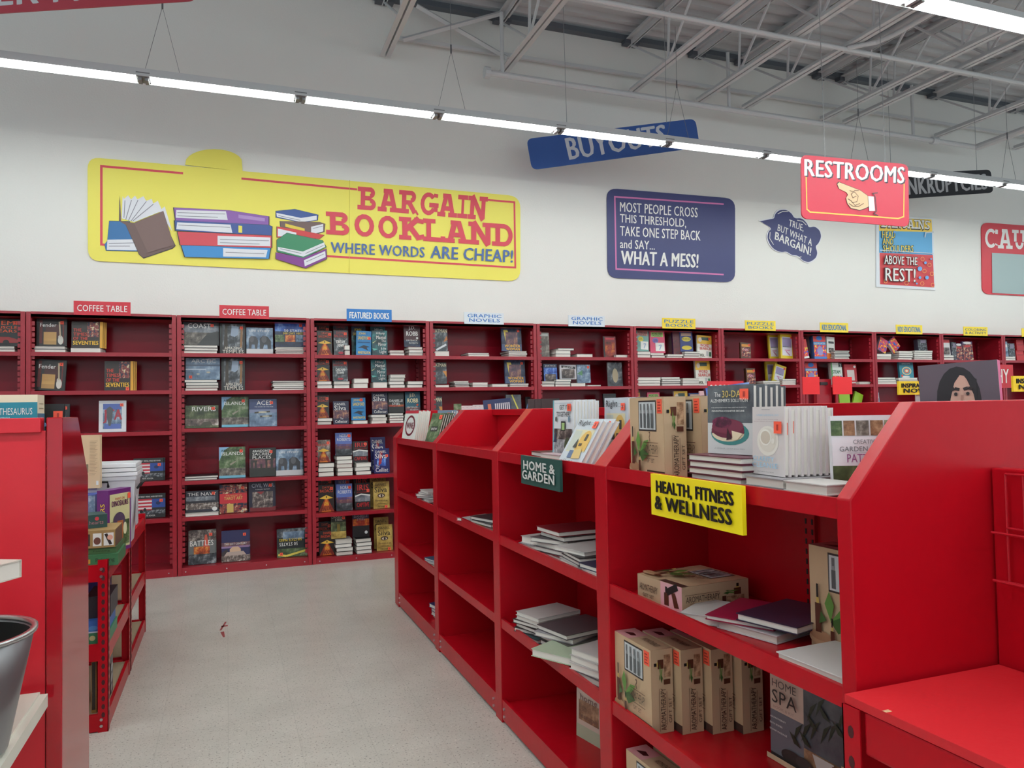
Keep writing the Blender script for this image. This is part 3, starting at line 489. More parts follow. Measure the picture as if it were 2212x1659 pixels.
# rows: bay -> list of (design, u0, v0, u1, v1 or 0, shelf, options)
B, L_ = 'B', 'L'
WALLB = {
-1: [(L_, -14, 747, 33, 756, 0, 2, 'under the car book'), (B, 'hemi', -16, 690, 42, 747, 0, 'tr')],
0: [(L_, 74, 747, 142, 756, 0, 2, 'under the guitar book'), (B, 'guitar', 78, 689, 144, 747, 0, 'tr'), (L_, 151, 751, 217, 757, 0, 1, 'under the lettered book'), (B, 'seventies', 154, 695, 222, 751, 0, None, 3),
    (B, 'guitar', 72, 779, 140, 0, 1, 'tr', 1, -3), (B, 'seventies', 225, 781, 288, 0, 1, 'br', 3),
    (B, 'arc', 92, 873, 150, 0, 2, 'tr'), (B, 'ira', 213, 866, 272, 0, 2, 'tr'),
    (B, 'flag', 288, 990, 353, 0, 3, 'mr', 2), (B, 'flag', 292, 1067, 357, 0, 4, 'mr')],
1: [(L_, 397, 745, 470, 759, 0, 3, 'under the coast book'), (B, 'coast', 395, 696, 470, 745, 0, 'tr', 2), (B, 'temples', 475, 699, 530, 0, 0, 'tr'), (B, 'elephants', 532, 708, 590, 0, 0), (L_, 595, 749, 660, 761, 0, 5, 'under the hiking book'), (B, 'states', 594, 696, 660, 749, 0, 'tr'),
    (L_, 400, 820, 471, 836, 1, 4, 'under the arctic book'), (B, 'arctic', 401, 774, 475, 820, 1, 'bl'), (B, 'temples', 478, 774, 529, 0, 1, 'tr'), (L_, 590, 822, 658, 836, 1, 5, 'at the right end'),
    (B, 'rivers', 400, 876, 472, 0, 2, 'tr'), (B, 'islands', 479, 858, 534, 0, 2, 'tr', 2), (B, 'aces', 538, 862, 596, 0, 2, 'tr', 2),
    (L_, 397, 1028, 470, 1037, 3, 2, 'at the left end'), (B, 'islands', 473, 966, 530, 0, 3, 'tr'), (B, 'sacred', 539, 968, 594, 0, 3, 'tr', 2), (B, 'elephants', 596, 970, 653, 0, 3, None, 2),
    (L_, 399, 1108, 472, 1117, 4, 1, 'under the navy book'), (B, 'navy', 401, 1060, 472, 1108, 4, 'tr'), (B, 'tarot', 474, 1047, 534, 0, 4, 'tr'), (B, 'civil', 537, 1040, 593, 0, 4, 'tr', 2),
    (B, 'battles', 407, 1146, 464, 0, 5, 'tr', 2), (B, 'century', 478, 1146, 538, 0, 5, 'tr', 2), (B, 'parks', 598, 1142, 664, 0, 5, 'bl', 2)],
2: [(B, 'shadow', 683, 702, 712, 0, 0, 'tr', 'b'), (B, 'shadow', 685, 715, 718, 0, 0, 'tr'), (B, 'dream', 720, 700, 753, 0, 0, None, 'b'), (B, 'dream', 721, 714, 751, 0, 0, 'tr'), (L_, 745, 745, 757, 765, 0, 2, 'beside the grey thriller'), (B, 'sand2', 760, 706, 790, 0, 0, None, 'b'), (B, 'sand', 769, 716, 801, 0, 0, 'mr', 1, -2), (B, 'mirror', 801, 706, 833, 0, 0, None, 'b'), (B, 'mirror', 804, 715, 837, 0, 0), (L_, 841, 756, 873, 766, 0, 2, 'left of dark red novel'), (L_, 883, 749, 914, 766, 0, 3, 'under dark red novel'), (B, 'robb', 873, 702, 908, 749, 0),
    (L_, 685, 823, 718, 836, 1, 2, 'under orange-road thriller'), (B, 'shadow', 682, 775, 712, 823, 1, 'tr'), (L_, 722, 823, 757, 836, 1, 2, 'under the grey thriller'), (B, 'dream', 719, 778, 751, 823, 1, 'tr'), (L_, 764, 817, 796, 836, 1, 2, 'left of teal novel'), (L_, 807, 825, 838, 836, 1, 1, 'under the teal novel'), (B, 'mirror', 802, 777, 835, 825, 1), (L_, 842, 809, 875, 836, 1, 4, 'right of teal novel'), (L_, 881, 823, 914, 836, 1, 2, 'at the right end'),
    (L_, 685, 903, 718, 917, 2, 2, 'under orange-road thriller'), (B, 'shadow', 683, 855, 711, 903, 2, 'tr'), (B, 'silva', 720, 867, 752, 0, 2, None, 2), (L_, 763, 908, 796, 917, 2, 1, 'under the blue thriller'), (B, 'sand', 759, 860, 790, 908, 2, 'tc'), (L_, 803, 895, 836, 915, 2, 3, 'under the navy novel'), (B, 'silva', 804, 848, 837, 895, 2, None, 2), (L_, 841, 892, 872, 914, 2, 4, 'under black novel'), (B, 'steel', 839, 849, 873, 892, 2), (L_, 876, 894, 908, 914, 2, 3, 'under teal cream-lettered novel'), (B, 'robb2', 876, 847, 908, 894, 2),
    (L_, 688, 1000, 722, 1023, 3, 3, 'under plastic-wrapped thriller'), (B, 'shadow2', 684, 951, 714, 1000, 3, 'tr'), (L_, 728, 985, 762, 1022, 3, 5, 'under the periwinkle novel'), (B, 'nora', 725, 935, 760, 985, 3, 'tr'), (L_, 768, 1000, 801, 1020, 3, 3, 'under red-lettered novel'), (B, 'iris', 762, 953, 795, 1000, 3, 'tr'), (B, 'cellist', 801, 944, 833, 0, 3, None, 'b'), (B, 'cellist', 808, 969, 840, 0, 3, 'mr', 2),
    (B, 'shadow', 687, 1032, 718, 0, 4, 'tr', 'b'), (B, 'shadow', 688, 1048, 722, 0, 4, 'tr'), (B, 'nora', 724, 1033, 756, 0, 4, 'tr', 'b'), (B, 'nora', 727, 1046, 761, 0, 4, 'tr'), (B, 'iris', 765, 1030, 797, 0, 4, None, 'b'), (B, 'iris', 767, 1043, 800, 0, 4, 'mr'), (B, 'silvag', 800, 1027, 834, 0, 4, None, 'b'), (B, 'silvag', 807, 1040, 840, 0, 4, 'br', 2),
    (B, 'shadow', 688, 1127, 716, 0, 5, 'tr', 'b'), (B, 'shadow', 690, 1146, 723, 0, 5, 'tr'), (L_, 726, 1166, 762, 1192, 5, 4, 'under dark green novel'), (B, 'steelg', 715, 1113, 748, 1166, 5, 'tr'), (L_, 771, 1163, 804, 1188, 5, 4, 'under the sunset novel'), (B, 'steels', 762, 1111, 798, 1163, 5), (B, 'silvag', 808, 1118, 840, 0, 5, None, 'b'), (B, 'silvag', 814, 1134, 847, 0, 5, 'br', 2)],
3: [(L_, 938, 758, 971, 766, 0, 1, 'under grey comic'), (B, 'bat', 936, 710, 967, 758, 0), (L_, 1012, 762, 1058, 767, 0, 2, 'mid-shelf'), (L_, 1099, 758, 1139, 767, 0, 3, 'under the blue comic'), (B, 'won', 1084, 708, 1127, 758, 0, 'tr'),
    (L_, 940, 831, 972, 835, 1, 1, 'under black comic'), (B, 'bat2', 937, 783, 965, 829, 1), (L_, 982, 823, 1014, 835, 1, 4, 'right of black comic'), (L_, 1021, 826, 1054, 835, 1, 2, 'mid-shelf'), (L_, 1064, 829, 1098, 835, 1, 1, 'left of blue comic'), (L_, 1101, 828, 1142, 835, 1, 2, 'under the blue comic'), (B, 'won', 1091, 778, 1135, 828, 1, 'tr'),
    (B, 'bat2', 930, 857, 956, 0, 2), (B, 'yline', 1094, 853, 1127, 0, 2), (B, 'arc', 1137, 857, 1151, 0, 2)],
4: [(B, 'comicg', 1164, 719, 1187, 0, 0), (L_, 1200, 757, 1232, 768, 0, 2, 'mid-shelf'), (L_, 1206, 752, 1240, 757, 0, 1, 'on top of pile'), (L_, 1246, 764, 1280, 768, 0, 1, 'right of the pile'), (B, 'redfig', 1304, 727, 1331, 0, 0), (L_, 1332, 766, 1359, 769, 0, 1, 'at the right end'),
    (L_, 1169, 823, 1199, 833, 1, 2, 'under the dark blue comic'), (B, 'justice', 1175, 787, 1204, 823, 1), (L_, 1201, 819, 1234, 833, 1, 3, 'under the white comic'), (B, 'marvel', 1210, 789, 1245, 819, 1), (B, 'green', 1247, 788, 1276, 827, 1, 'tr'), (L_, 1234, 827, 1266, 833, 1, 1, 'under the green comic'), (L_, 1270, 831, 1300, 833, 1, 1, 'mid-shelf'), (B, 'greyman', 1314, 783, 1345, 0, 1, None, 3),
    (B, 'arc', 1305, 851, 1332, 0, 2)],
5: [(L_, 1376, 759, 1405, 769, 0, 2, 'under teal puzzle book'), (B, 'seekt', 1374, 713, 1401, 759, 0, None, 1, -3), (L_, 1407, 762, 1436, 769, 0, 2, 'under pink puzzle book'), (B, 'seekp', 1405, 715, 1437, 762, 0), (B, 'purple', 1455, 718, 1474, 0, 0, None, 3), (L_, 1442, 765, 1476, 769, 0, 2, 'mid-shelf'), (L_, 1479, 759, 1511, 770, 0, 3, 'under navy puzzle book'), (B, 'navypz', 1470, 718, 1497, 759, 0), (B, 'search', 1506, 726, 1537, 0, 0, 'tr', 2, -3),
    (L_, 1374, 815, 1428, 830, 1, 3, 'at the left end'), (L_, 1430, 814, 1470, 830, 1, 4, 'second pile over'), (L_, 1475, 817, 1510, 830, 1, 3, 'left of word search'), (B, 'search', 1504, 779, 1535, 0, 1, None, 4),
    (B, 'mini', 1374, 843, 1385, 0, 2), (B, 'seekp', 1400, 848, 1427, 0, 2), (B, 'search', 1458, 845, 1487, 0, 2), (B, 'navypz', 1490, 849, 1520, 0, 2)],
6: [(B, 'mini', 1600, 741, 1622, 0, 0, 'tr', 2, -3), (B, 'yellow', 1662, 722, 1685, 0, 0, None, 'b'), (B, 'yellow', 1686, 723, 1714, 0, 0, 'tr', 4, -3),
    (B, 'mini', 1613, 796, 1633, 0, 1, 'tr', 4), (B, 'yellow', 1656, 781, 1682, 0, 1, None, 'b'), (B, 'yellow', 1666, 788, 1694, 0, 1, 'tr', 1, -16), (L_, 1650, 822, 1686, 828, 1, 2, 'under tilted yellow book'), (L_, 1690, 818, 1720, 828, 1, 3, 'at the right end')],
7: [(B, 'redkid', 1730, 735, 1748, 0, 0, None, 1, 8), (B, 'kinder', 1759, 726, 1785, 0, 0, None, 6), (B, 'wor', 1786, 729, 1803, 0, 0, None, 1, -4), (L_, 1803, 757, 1836, 771, 0, 6, 'mid-shelf'),
    (B, 'kinder', 1741, 784, 1767, 0, 1, None, 3), (B, 'steam', 1797, 784, 1821, 0, 1, None, 4), (B, 'redbd', 1826, 787, 1852, 0, 1), (L_, 1858, 824, 1888, 828, 1, 1, 'at the right end'),
    (B, 'lime', 1815, 847, 1838, 0, 2, None, 2), (B, 'lime', 1838, 848, 1858, 0, 2, None, 1, -22)],
8: [(L_, 1892, 764, 1926, 772, 0, 2, 'under bright magazines'), (B, 'mess', 1893, 733, 1914, 764, 0, None, 1, -25), (B, 'mess2', 1912, 736, 1936, 764, 0, None, 1, -50), (L_, 1942, 758, 1972, 772, 0, 4, 'mid-shelf'), (L_, 1976, 757, 2016, 773, 0, 5, 'at the right end'), (B, 'stripe', 1984, 734, 2003, 757, 0, None, 5),
    (L_, 1892, 815, 1940, 826, 1, 3, 'at the left end'), (L_, 1942, 816, 1985, 826, 1, 3, 'under the teal book'), (B, 'tealbk', 1944, 779, 1974, 816, 1, 'bl', 2),
    (B, 'paleb', 1892, 848, 1901, 0, 2)],
9: [(L_, 2039, 767, 2062, 774, 0, 2, 'under white and red book'), (B, 'whitered', 2037, 734, 2053, 767, 0), (B, 'stripe', 2056, 740, 2066, 0, 0, None, 1, -4), (B, 'pad', 2067, 742, 2080, 0, 0, None, 2), (B, 'pad', 2081, 738, 2103, 0, 0)],
10: [(B, 'paleb', 2171, 738, 2179, 0, 0), (L_, 2172, 770, 2194, 776, 0, 2, 'under pale blue book'), (B, 'stripe', 2180, 742, 2194, 0, 0, None, 2), (B, 'redbox', 2197, 757, 2213, 0, 0), (B, 'redbox', 2197, 735, 2212, 757, 0)],
}
used = {}
def lab(base, k, s):
    return f'{base}, {SHN[s]} shelf {SIGN[k]}'
pend = []
AREA = {}
YS = 7.79
for k, rows in WALLB.items():
    for row in rows:
        if row[0] == L_:
            _, u0, v0, u1, v1, s, cnt, where = row
            zb = SH[k][s]; A = at(u0, v1, 1, YS); Bq = at(u1, v1, 1, YS)
            if v1 < at_v if False else False: pass
            za = at((u0+u1)/2, v0, 1, YS).z; zl = at((u0+u1)/2, v1, 1, YS).z
            raised = where == 'on top of pile'
            if raised: zb = zl
            th = max(.006, (za-zb)/cnt); w = min(Bq.x-A.x, .34); d = min(max(.15, w*1.3), .27)
            w = max(w, .05)
            for j in range(cnt):
                z = zb+th*j; dx = random.uniform(-.008, .008)
                col = DARKS[random.randrange(len(DARKS))]
                o = lying(((A.x+Bq.x)/2+dx, YS+random.uniform(0, .006), z+.0002), w, d, th-.0004, col, random.uniform(-.03, .03), random.random() < .2)
                i = cnt-1-j
                od = 'single' if cnt == 1 else ('topmost' if i == 0 else ('lowest' if j == 0 else ORD[i]))
                tag(o, lab(f'{od} book lying {where}', k, s), 'book', f'books on the wall bookcase {SIGN[k]}'); AREA[o] = (u1-u0)*(v1-v0)/cnt*(1 if u1 < 940 else .6)
        else:
            _, sty, u0, v0, u1, v1, s = row[:7]; stick = row[7] if len(row) > 7 else None; cnt = row[8] if len(row) > 8 else 1; roll = row[9] if len(row) > 9 else 0
            yf = 7.86; back = cnt == 'b'
            if back: yf = 7.98; cnt = 1
            um = (u0+u1)/2; a = at(u0, (v0+(v1 or v0+40))/2, 1, yf); b = at(u1, (v0+(v1 or v0+40))/2, 1, yf)
            zb = SH[k][s] if not v1 else at(um, v1, 1, YS).z
            h = at(um, v0, 1, yf+.02).z-zb; w = b.x-a.x
            if abs(roll) > 10: h *= .92; w *= .9
            th = .026 if cnt == 1 else .02
            for j in range(cnt):
                lean = -.07; yy = yf+j*(th+.003); rr = math.radians(-roll)
                dz = abs(sin(rr))*w/2
                o = book(sty, ((a.x+b.x)/2+j*.012, yy, zb+.0006+dz), w, h, th, stick if (j == 0 or j == 1) else None, (lean, rr if roll else 0, 0))
                AREA[o] = (u1-u0)*((v1 or v0+45)-v0)*(.25 if back else (1 if j == 0 else .1 if j < 3 else .05)); base = ST[sty][0]; pend.append((base, k, s, o, back, j, cnt))
# labels of the standing books: ordinals where the same design repeats on one shelf
cntd = {}
for q in pend: cntd.setdefault((q[0], q[1], q[2]), []).append(q)
for key, qs in cntd.items():
    if len(qs) == 1: tag(qs[0][3], lab(key[0], key[1], key[2]), 'book', f'books on the wall bookcase {SIGN[key[1]]}'); continue
    qs.sort(key=lambda q: (q[3].location.y+q[3].location.x*.01))
    for i, q in enumerate(qs):
        od = 'front' if i == 0 else ('rear' if i == len(qs)-1 and len(qs) > 1 else ORD[i])
        tag(q[3], lab(f'{od} {key[0]}', key[1], key[2]), 'book', f'books on the wall bookcase {SIGN[key[1]]}')
# ------------------------------------------------------------------ signs over the bookcases
def sign_card(u0, v0, u1, v1, face, lines, label, y=7.735, name='shelf_sign'):
    a = at(u0, v1, 1, y); b = at(u1, v0, 1, y); w = b.x-a.x; h = .125
    z0 = ZT-.02; r_ = empty(name, (a.x, y, z0))
    m = MB().box(0, 0, 0, w, .006, h, mat(face, .45)); m.art((0, -.0003, 0), (w, 0, 0), (0, 0, h), lines); m.build('face', r_)
    MB().box(w*.4, .006, .0, w*.6, .012, h*.6, mat((180, 180, 180), .4)).build('bracket', r_)
    tag(r_, label, 'sign', 'category signs over the bookcases')
CT = (200, 40, 56); GB = (46, 110, 184); YB_ = (244, 212, 56)
sign_card(159, 650, 282, 680, CT, [t('COFFEE TABLE', .06, .26, .94, .72, Wh, 1)], 'red COFFEE TABLE sign, the left one of two on the wall bookcases')
sign_card(474, 660, 581, 688, CT, [t('COFFEE TABLE', .06, .26, .94, .72, Wh, 1)], 'red COFFEE TABLE sign, the right one of two on the wall bookcases')
sign_card(749, 671, 846, 697, (40, 116, 190), [t('FEATURED BOOKS', .06, .22, .94, .74, Wh, 2)], 'blue FEATURED BOOKS sign on top of the wall bookcases')
for i, (u0, u1) in enumerate(((1003, 1088), (1228, 1306))): sign_card(u0, 679, u1, 703, (220, 226, 232), [t('GRAPHIC', .08, .56, .94, .86, GB, 2), t('NOVELS', .12, .18, .9, .48, GB, 2)], f'white GRAPHIC NOVELS sign, the {["left", "right"][i]} one of two on the bookcases')
for i, (u0, u1) in enumerate(((1431, 1502), (1610, 1675))): sign_card(u0, 689, u1, 712, YB_, [t('PUZZLE', .06, .54, .94, .84, (70, 120, 160), 2), t('BOOKS', .1, .16, .9, .46, (70, 120, 160), 2)], f'yellow PUZZLE BOOKS sign, the {["left", "right"][i]} one of two on the bookcases')
for i, (u0, u1) in enumerate(((1772, 1832), (1936, 1992))): sign_card(u0, 699, u1, 720, YB_, [t('KIDS EDUCATIONAL', .06, .22, .94, .8, (60, 124, 170), 2)], f'yellow KIDS EDUCATIONAL sign, the {["left", "right"][i]} one of two on the bookcases')
sign_card(2082, 706, 2133, 727, YB_, [t('COLORING', .06, .54, .94, .82, (50, 90, 120), 2), t('& ACTIVITY', .06, .18, .94, .46, (50, 90, 120), 2)], 'yellow COLORING & ACTIVITY sign on the wall bookcases')
sign_card(2208, 711, 2260, 733, YB_, [], 'plain yellow sign cut off by the right frame edge')
# ------------------------------------------------------------------ big signs on the back wall and under the ceiling
class Board:                                # shapes given as they lie on a vertical board; P, N = plane
    def __init__(s, P, N, th=.012):
        s.P, s.N, s.m, s.k, s.th = Vector(P), Vector(N).normalized(), MB(), 0, th
    def pt(s, u, v, k=None): return atp(u, v, s.P, s.N) + s.N*(.0007*(s.k if k is None else k)) - s.P
    def board(s, pts, c):
        P = [s.pt(*q) for q in pts]; s.m.prism(P, -s.N*s.th, mat(c, .45)); return s
    def poly(s, c, *pts):
        s.k += 1; s.m.add([s.pt(*q) for q in pts], [tuple(range(len(pts)))], photo(c, 6) if isinstance(c, str) else mat(c, .45)); return s
    def line(s, c, w, *pts):
        s.k += 1; P = [s.pt(*q) for q in pts]
        for a, b in zip(P, P[1:]):
            a, b = a+s.N*.0001*P.index(a), b+s.N*.0001*P.index(a)
            d = (b-a).normalized()*w/2; n_ = s.N.cross(d); d2 = d
            s.m.add([a+n_-d2, a-n_-d2, b-n_+d2, b+n_+d2], [(0, 1, 2, 3)], mat(c, .45))
        return s
    def quad(s, tl, tr, br, bl):
        P = [s.pt(*q) for q in (tl, tr, br, bl)]
        return lambda x, y: (P[3]*(1-x)+P[2]*x)*(1-y)+(P[0]*(1-x)+P[1]*x)*y
    def text(s, tx, tl, tr, br, bl, c, bold=1):
        wh = math.dist(tl, tr)/math.dist(tl, bl)
        for vv, ff in text_copies(tx, bold, wh): s.k += .5; q = s.quad(tl, tr, br, bl); s.m.add([q(x, y) for x, y in vv], ff, mat(c, .45))
        return s
    def slab(s, tx, tl, tr, br, bl, c, th, ws):
        s.k += 1; q = s.quad(tl, tr, br, bl); tot = sum(ws); x = 0
        for ch, w in zip(tx, ws):
            for g in slab_polys(ch, th): s.m.add([q(x+w/tot*(.03+.94*a), b)+s.N*(.0005*g[0]) for a, b in g[1:]], [tuple(range(len(g)-1))], mat(c, .45))
            x += w/tot
        s.k += 5
        return s
    def done(s, name, label, wires=None):
        r_ = empty(name, s.P); s.m.build('face', r_)
        for a, b in wires or (): MB().tube([a-s.P, b-s.P], .003, mat((150, 150, 152), .5), 4).build('hanger_wire', r_)
        return tag(r_, label, 'sign')
def rc(tl, tr, br, bl, r0=.05, n_=5):        # rounded quadrilateral in photo coordinates
    C = [tl, tr, br, bl]; out = []
    for i in range(4):
        a, b, c = C[i-1], C[i], C[(i+1) % 4]
        la = math.dist(a, b); lc = math.dist(b, c); pa = [b[j]+(a[j]-b[j])*r0/la for j in (0, 1)]; pc = [b[j]+(c[j]-b[j])*r0/lc for j in (0, 1)]
        for k in range(n_+1):
            q = k/n_; out.append(tuple((1-q)**2*pa[j]+2*q*(1-q)*b[j]+q*q*pc[j] for j in (0, 1)))
    return out[::-1]
INK = (44, 42, 54)
YSG = (240, 228, 96); SR = (214, 64, 82)
b = Board((1, 8.185, 3.5), (0, -1, 0))
b.board(rc((189, 339), (1124, 424), (1124, 608), (190, 563), 26), YSG)
bump = [(400, 356)]+[(462-62*cos(pi*i/12), 352-30*sin(pi*i/12)) for i in range(1, 12)]+[(524, 370)]
b.m.prism([b.pt(*q, -.5) for q in bump[::-1]], -b.N*.012, mat(YSG, .45))
for pts in (((393, 374), (219, 359), (219, 528), (236, 530)), ((524, 386), (769, 409)), ((1054, 432), (1111, 437), (1113, 578), (700, 553))): b.line(SR, .022, *pts)
def bk3(outline, cover, pages, lines=()):
    b.k = {(112, 88, 84): 5, (58, 136, 96): 18, (130, 60, 140): 26}.get(cover, b.k if cover != (54, 84, 150) else 2)
    b.poly(INK, *[(sum(q[0] for q in outline)/len(outline)+(x-sum(q[0] for q in outline)/len(outline))*1.02, sum(q[1] for q in outline)/len(outline)+(y-sum(q[1] for q in outline)/len(outline))*1.03) for x, y in outline])
    b.poly(cover, *outline)
    if pages: b.poly((226, 226, 232), *pages)
    for q in lines: b.line((130, 130, 140), .006, *q)
bk3([(236, 478), (232, 520), (226, 528), (229, 541), (300, 543), (280, 479)], (52, 112, 168), [(232, 518), (290, 517), (300, 541), (231, 540)], [((236, 526), (290, 525)), ((236, 532), (280, 532))])
bk3([(259, 424), (262, 478), (290, 482), (345, 460), (378, 530), (372, 536), (310, 557), (300, 548), (272, 486), (258, 478)], (112, 88, 84), [(265, 424), (268, 430), (277, 422), (283, 431), (292, 423), (297, 431), (310, 424), (316, 434), (328, 430), (331, 440), (341, 434), (349, 452), (356, 446), (372, 500), (345, 458), (290, 480), (263, 472)], [((270, 434), (268, 470)), ((284, 433), (272, 474)), ((298, 433), (278, 476)), ((316, 436), (284, 477)), ((331, 442), (288, 477))])
b.poly((122, 96, 92), (290, 483), (353, 456), (376, 530), (320, 546))
bk3([(376, 449), (495, 455), (580, 468), (580, 486), (380, 477)], (140, 92, 170), [(381, 454), (488, 457), (492, 476), (380, 471)], [((384, 460), (486, 463)), ((384, 467), (470, 470))])
b.poly((176, 140, 200), (515, 464), (572, 472), (572, 479), (515, 472))
bk3([(378, 477), (580, 487), (587, 490), (586, 509), (380, 499)], (58, 84, 150), [(383, 481), (498, 486), (502, 504), (381, 496)], [((386, 487), (496, 492))])
b.poly(YSG, (515, 488), (523, 489), (523, 504), (515, 503))
bk3([(384, 501), (586, 510), (586, 536), (390, 530)], (210, 72, 84), [(470, 510), (584, 514), (584, 533), (470, 530)], [((476, 518), (580, 521)), ((476, 525), (560, 528))])
bk3([(392, 531), (584, 537), (580, 560), (400, 556)], (60, 140, 204), [(482, 537), (578, 541), (574, 557), (482, 555)], [((488, 546), (570, 549))])
bk3([(596, 456), (637, 452), (687, 464), (686, 476), (652, 481), (596, 470)], (54, 84, 150), [(597, 460), (650, 471), (684, 466), (684, 475), (651, 480), (598, 468)], [((602, 466), (648, 476))])
bk3([(605, 478), (690, 480), (702, 484), (700, 501), (670, 510), (606, 490)], (112, 88, 84), [(672, 490), (698, 484), (698, 500), (672, 507)], [((676, 494), (696, 489))])
b.poly((226, 200, 70), (616, 483), (658, 494), (658, 501), (616, 490))
bk3([(598, 490), (640, 496), (700, 508), (690, 516), (598, 513)], (206, 62, 66), [(600, 494), (640, 503), (640, 511), (600, 511)])
bk3([(598, 519), (620, 504), (696, 520), (704, 534), (656, 558), (598, 544)], (58, 136, 96), [(600, 534), (654, 544), (700, 524), (702, 534), (655, 555), (600, 541)], [((606, 538), (650, 548)), ((660, 548), (698, 531))])
bk3([(596, 546), (655, 558), (704, 538), (705, 560), (660, 580), (596, 560)], (130, 60, 140), [(656, 563), (702, 543), (703, 556), (658, 576)], [((662, 566), (698, 550))])
b.k = 2
b.slab('BARGAIN', (774, 403), (1053, 426), (1050, 476), (773, 452), SR, .23, (1, 1.05, 1, 1, 1, .62, 1))
b.slab('BOOKLAND', (705, 457), (1111, 486), (1111, 534), (706, 506), SR, .23, (1.05, 1, 1, 1.05, .95, 1.1, 1.1, 1.05))
b.text('WHERE WORDS', (714, 523), (917, 534), (917, 557), (714, 546), (74, 104, 164), 2)
b.text('ARE CHEAP!', (930, 531), (1108, 541), (1107, 568), (929, 558), (74, 104, 164), 2)
b.line((200, 186, 50), .004, (755, 390), (754, 591))
b.done('wall_sign', 'long yellow BARGAIN BOOKLAND sign with drawn books on the white wall')
b = Board((5.4, 8.185, 3.6), (0, -1, 0)); NV = (58, 62, 112)
b.board(rc((1311, 406), (1588, 429), (1588, 610), (1313, 600), 22), NV)
b.line((206, 116, 170), .02, (1562, 441), (1328, 425), (1331, 581), (1562, 593))
for tx, y0, x1, y1, h in (('MOST PEOPLE CROSS', 436, 1507, 449, 21), ('THIS THRESHOLD,', 462, 1482, 473, 21), ('TAKE ONE STEP BACK', 488, 1513, 499, 21), ('and SAY...', 517, 1414, 521, 19)):
    b.text(tx, (1339, y0), (x1, y1), (x1, y1+h), (1339, y0+h), Wh, 1)
b.text('WHAT A MESS!', (1341, 541), (1509, 549), (1508, 579), (1341, 571), Wh, 2)
b.done('wall_sign', 'navy WHAT A MESS! sign with pink border on the white wall')
b = Board((7.1, 8.185, 3.6), (0, -1, 0))
cloud = [(1641, 478), (1672, 474), (1674, 462), (1683, 454), (1698, 453), (1710, 461), (1716, 472), (1732, 471), (1743, 482), (1747, 492), (1760, 489), (1771, 498), (1774, 512), (1768, 526), (1761, 532), (1766, 546), (1762, 558), (1748, 567), (1734, 563), (1724, 552), (1710, 551), (1699, 543), (1688, 545), (1674, 540), (1664, 530), (1657, 514), (1660, 500), (1668, 493)]
def chaikin(P, n_=2):
    for _ in range(n_): P = [tuple((1-f)*a[j]+f*c[j] for j in (0, 1)) for a, c in zip(P, P[1:]+P[:1]) for f in (.22, .78)]
    return P
cloud = [cloud[0]]+chaikin(cloud)[3:-1]
b.board([(q[0]*1.0+(q[0]-1712)*.03, q[1]+(q[1]-512)*.04) for q in cloud][::-1], (226, 226, 232)); b.poly(NV, *cloud[::-1])
b.text('TRUE,', (1705, 474), (1737, 486), (1735, 502), (1703, 490), Wh, 1); b.text('BUT WHAT A', (1681, 484), (1755, 517), (1753, 532), (1679, 498), Wh, 1); b.text('BARGAIN!', (1675, 500), (1753, 535), (1751, 553), (1673, 517), Wh, 2)
b.line(Wh, .01, (1680, 462), (1690, 457), (1701, 457)); b.line(Wh, .01, (1722, 476), (1733, 478), (1741, 486)); b.line(Wh, .01, (1663, 502), (1662, 515), (1670, 528)); b.line(Wh, .01, (1714, 556), (1722, 557), (1730, 555))
b.done('wall_sign', 'navy cloud-shaped BUT WHAT A BARGAIN! speech sign on the white wall')
b = Board((9.2, 8.185, 3.6), (0, -1, 0))
b.board([(1893, 466), (1893, 620), (2021, 627), (2015, 471)], (222, 226, 232))
b.poly((244, 206, 80), (1899, 470), (1899, 500), (2014, 502), (2012, 474)); b.poly((92, 168, 216), (1899, 499), (1899, 546), (2014, 551), (2013, 501)); b.poly((206, 60, 66), (1900, 546), (1901, 614), (2018, 621), (2015, 551))
b.slab('BARGAINS', (1902, 470), (2010, 476), (2010, 498), (1902, 493), (40, 40, 44), .26, (1, 1, 1, 1, 1, .6, 1, 1)); b.slab('BARGAINS', (1903, 471), (2009, 477), (2009, 496), (1903, 491), Wh, .2, (1, 1, 1, 1, 1, .6, 1, 1))
for off, c in ((1.2, (30, 30, 40)), (0, (240, 214, 90))):
    for tx, x0, x1, y0, h in (('HEAD', 1904, 1932, 500, 14), ('AND', 1905, 1928, 515, 13), ('SHOULDERS', 1906, 1971, 530, 14)): b.text(tx, (x0-off, y0-off), (x1+off, y0+1-off), (x1+off, y0+h+1+off), (x0-off, y0+h+off), c, 1)
b.line((200, 206, 214), .012, (1900, 541), (2014, 548)); b.line((200, 206, 214), .02, (2014, 502), (1998, 503), (1996, 512))
for i, (x, y, rr) in enumerate(((1985, 581, 5), (1997, 568, 3), (1985, 600, 3), (2000, 600, 4), (2009, 560, 2), (1978, 613, 2), (1930, 502, 3))): b.poly((110, 170, 230), *[(x+rr*cos(-2*pi*j/10), y+rr*sin(-2*pi*j/10)) for j in range(10)])
for x, y in ((1990, 560), (2005, 573), (1994, 586), (2010, 592), (1989, 613), (2012, 616), (1955, 612), (1910, 608)): b.line((240, 170, 80), .006, *[(x+4*cos(-2*pi*j/8), y+4*sin(-2*pi*j/8)) for j in range(9)])
for off, c, bo in ((1.5, (30, 30, 40), 2), (0, Wh, 1)):
    b.text('ABOVE THE', (1907-off, 552-off), (1978+off, 557-off), (1978+off, 574+off), (1907-off, 571+off), c, bo); b.text('REST!', (1909-off, 579-off), (1974+off, 582-off), (1974+off, 610+off), (1909-off, 607+off), c, bo)
b.done('wall_poster', 'tall ABOVE THE REST! poster, blue over red, right of the speech sign')
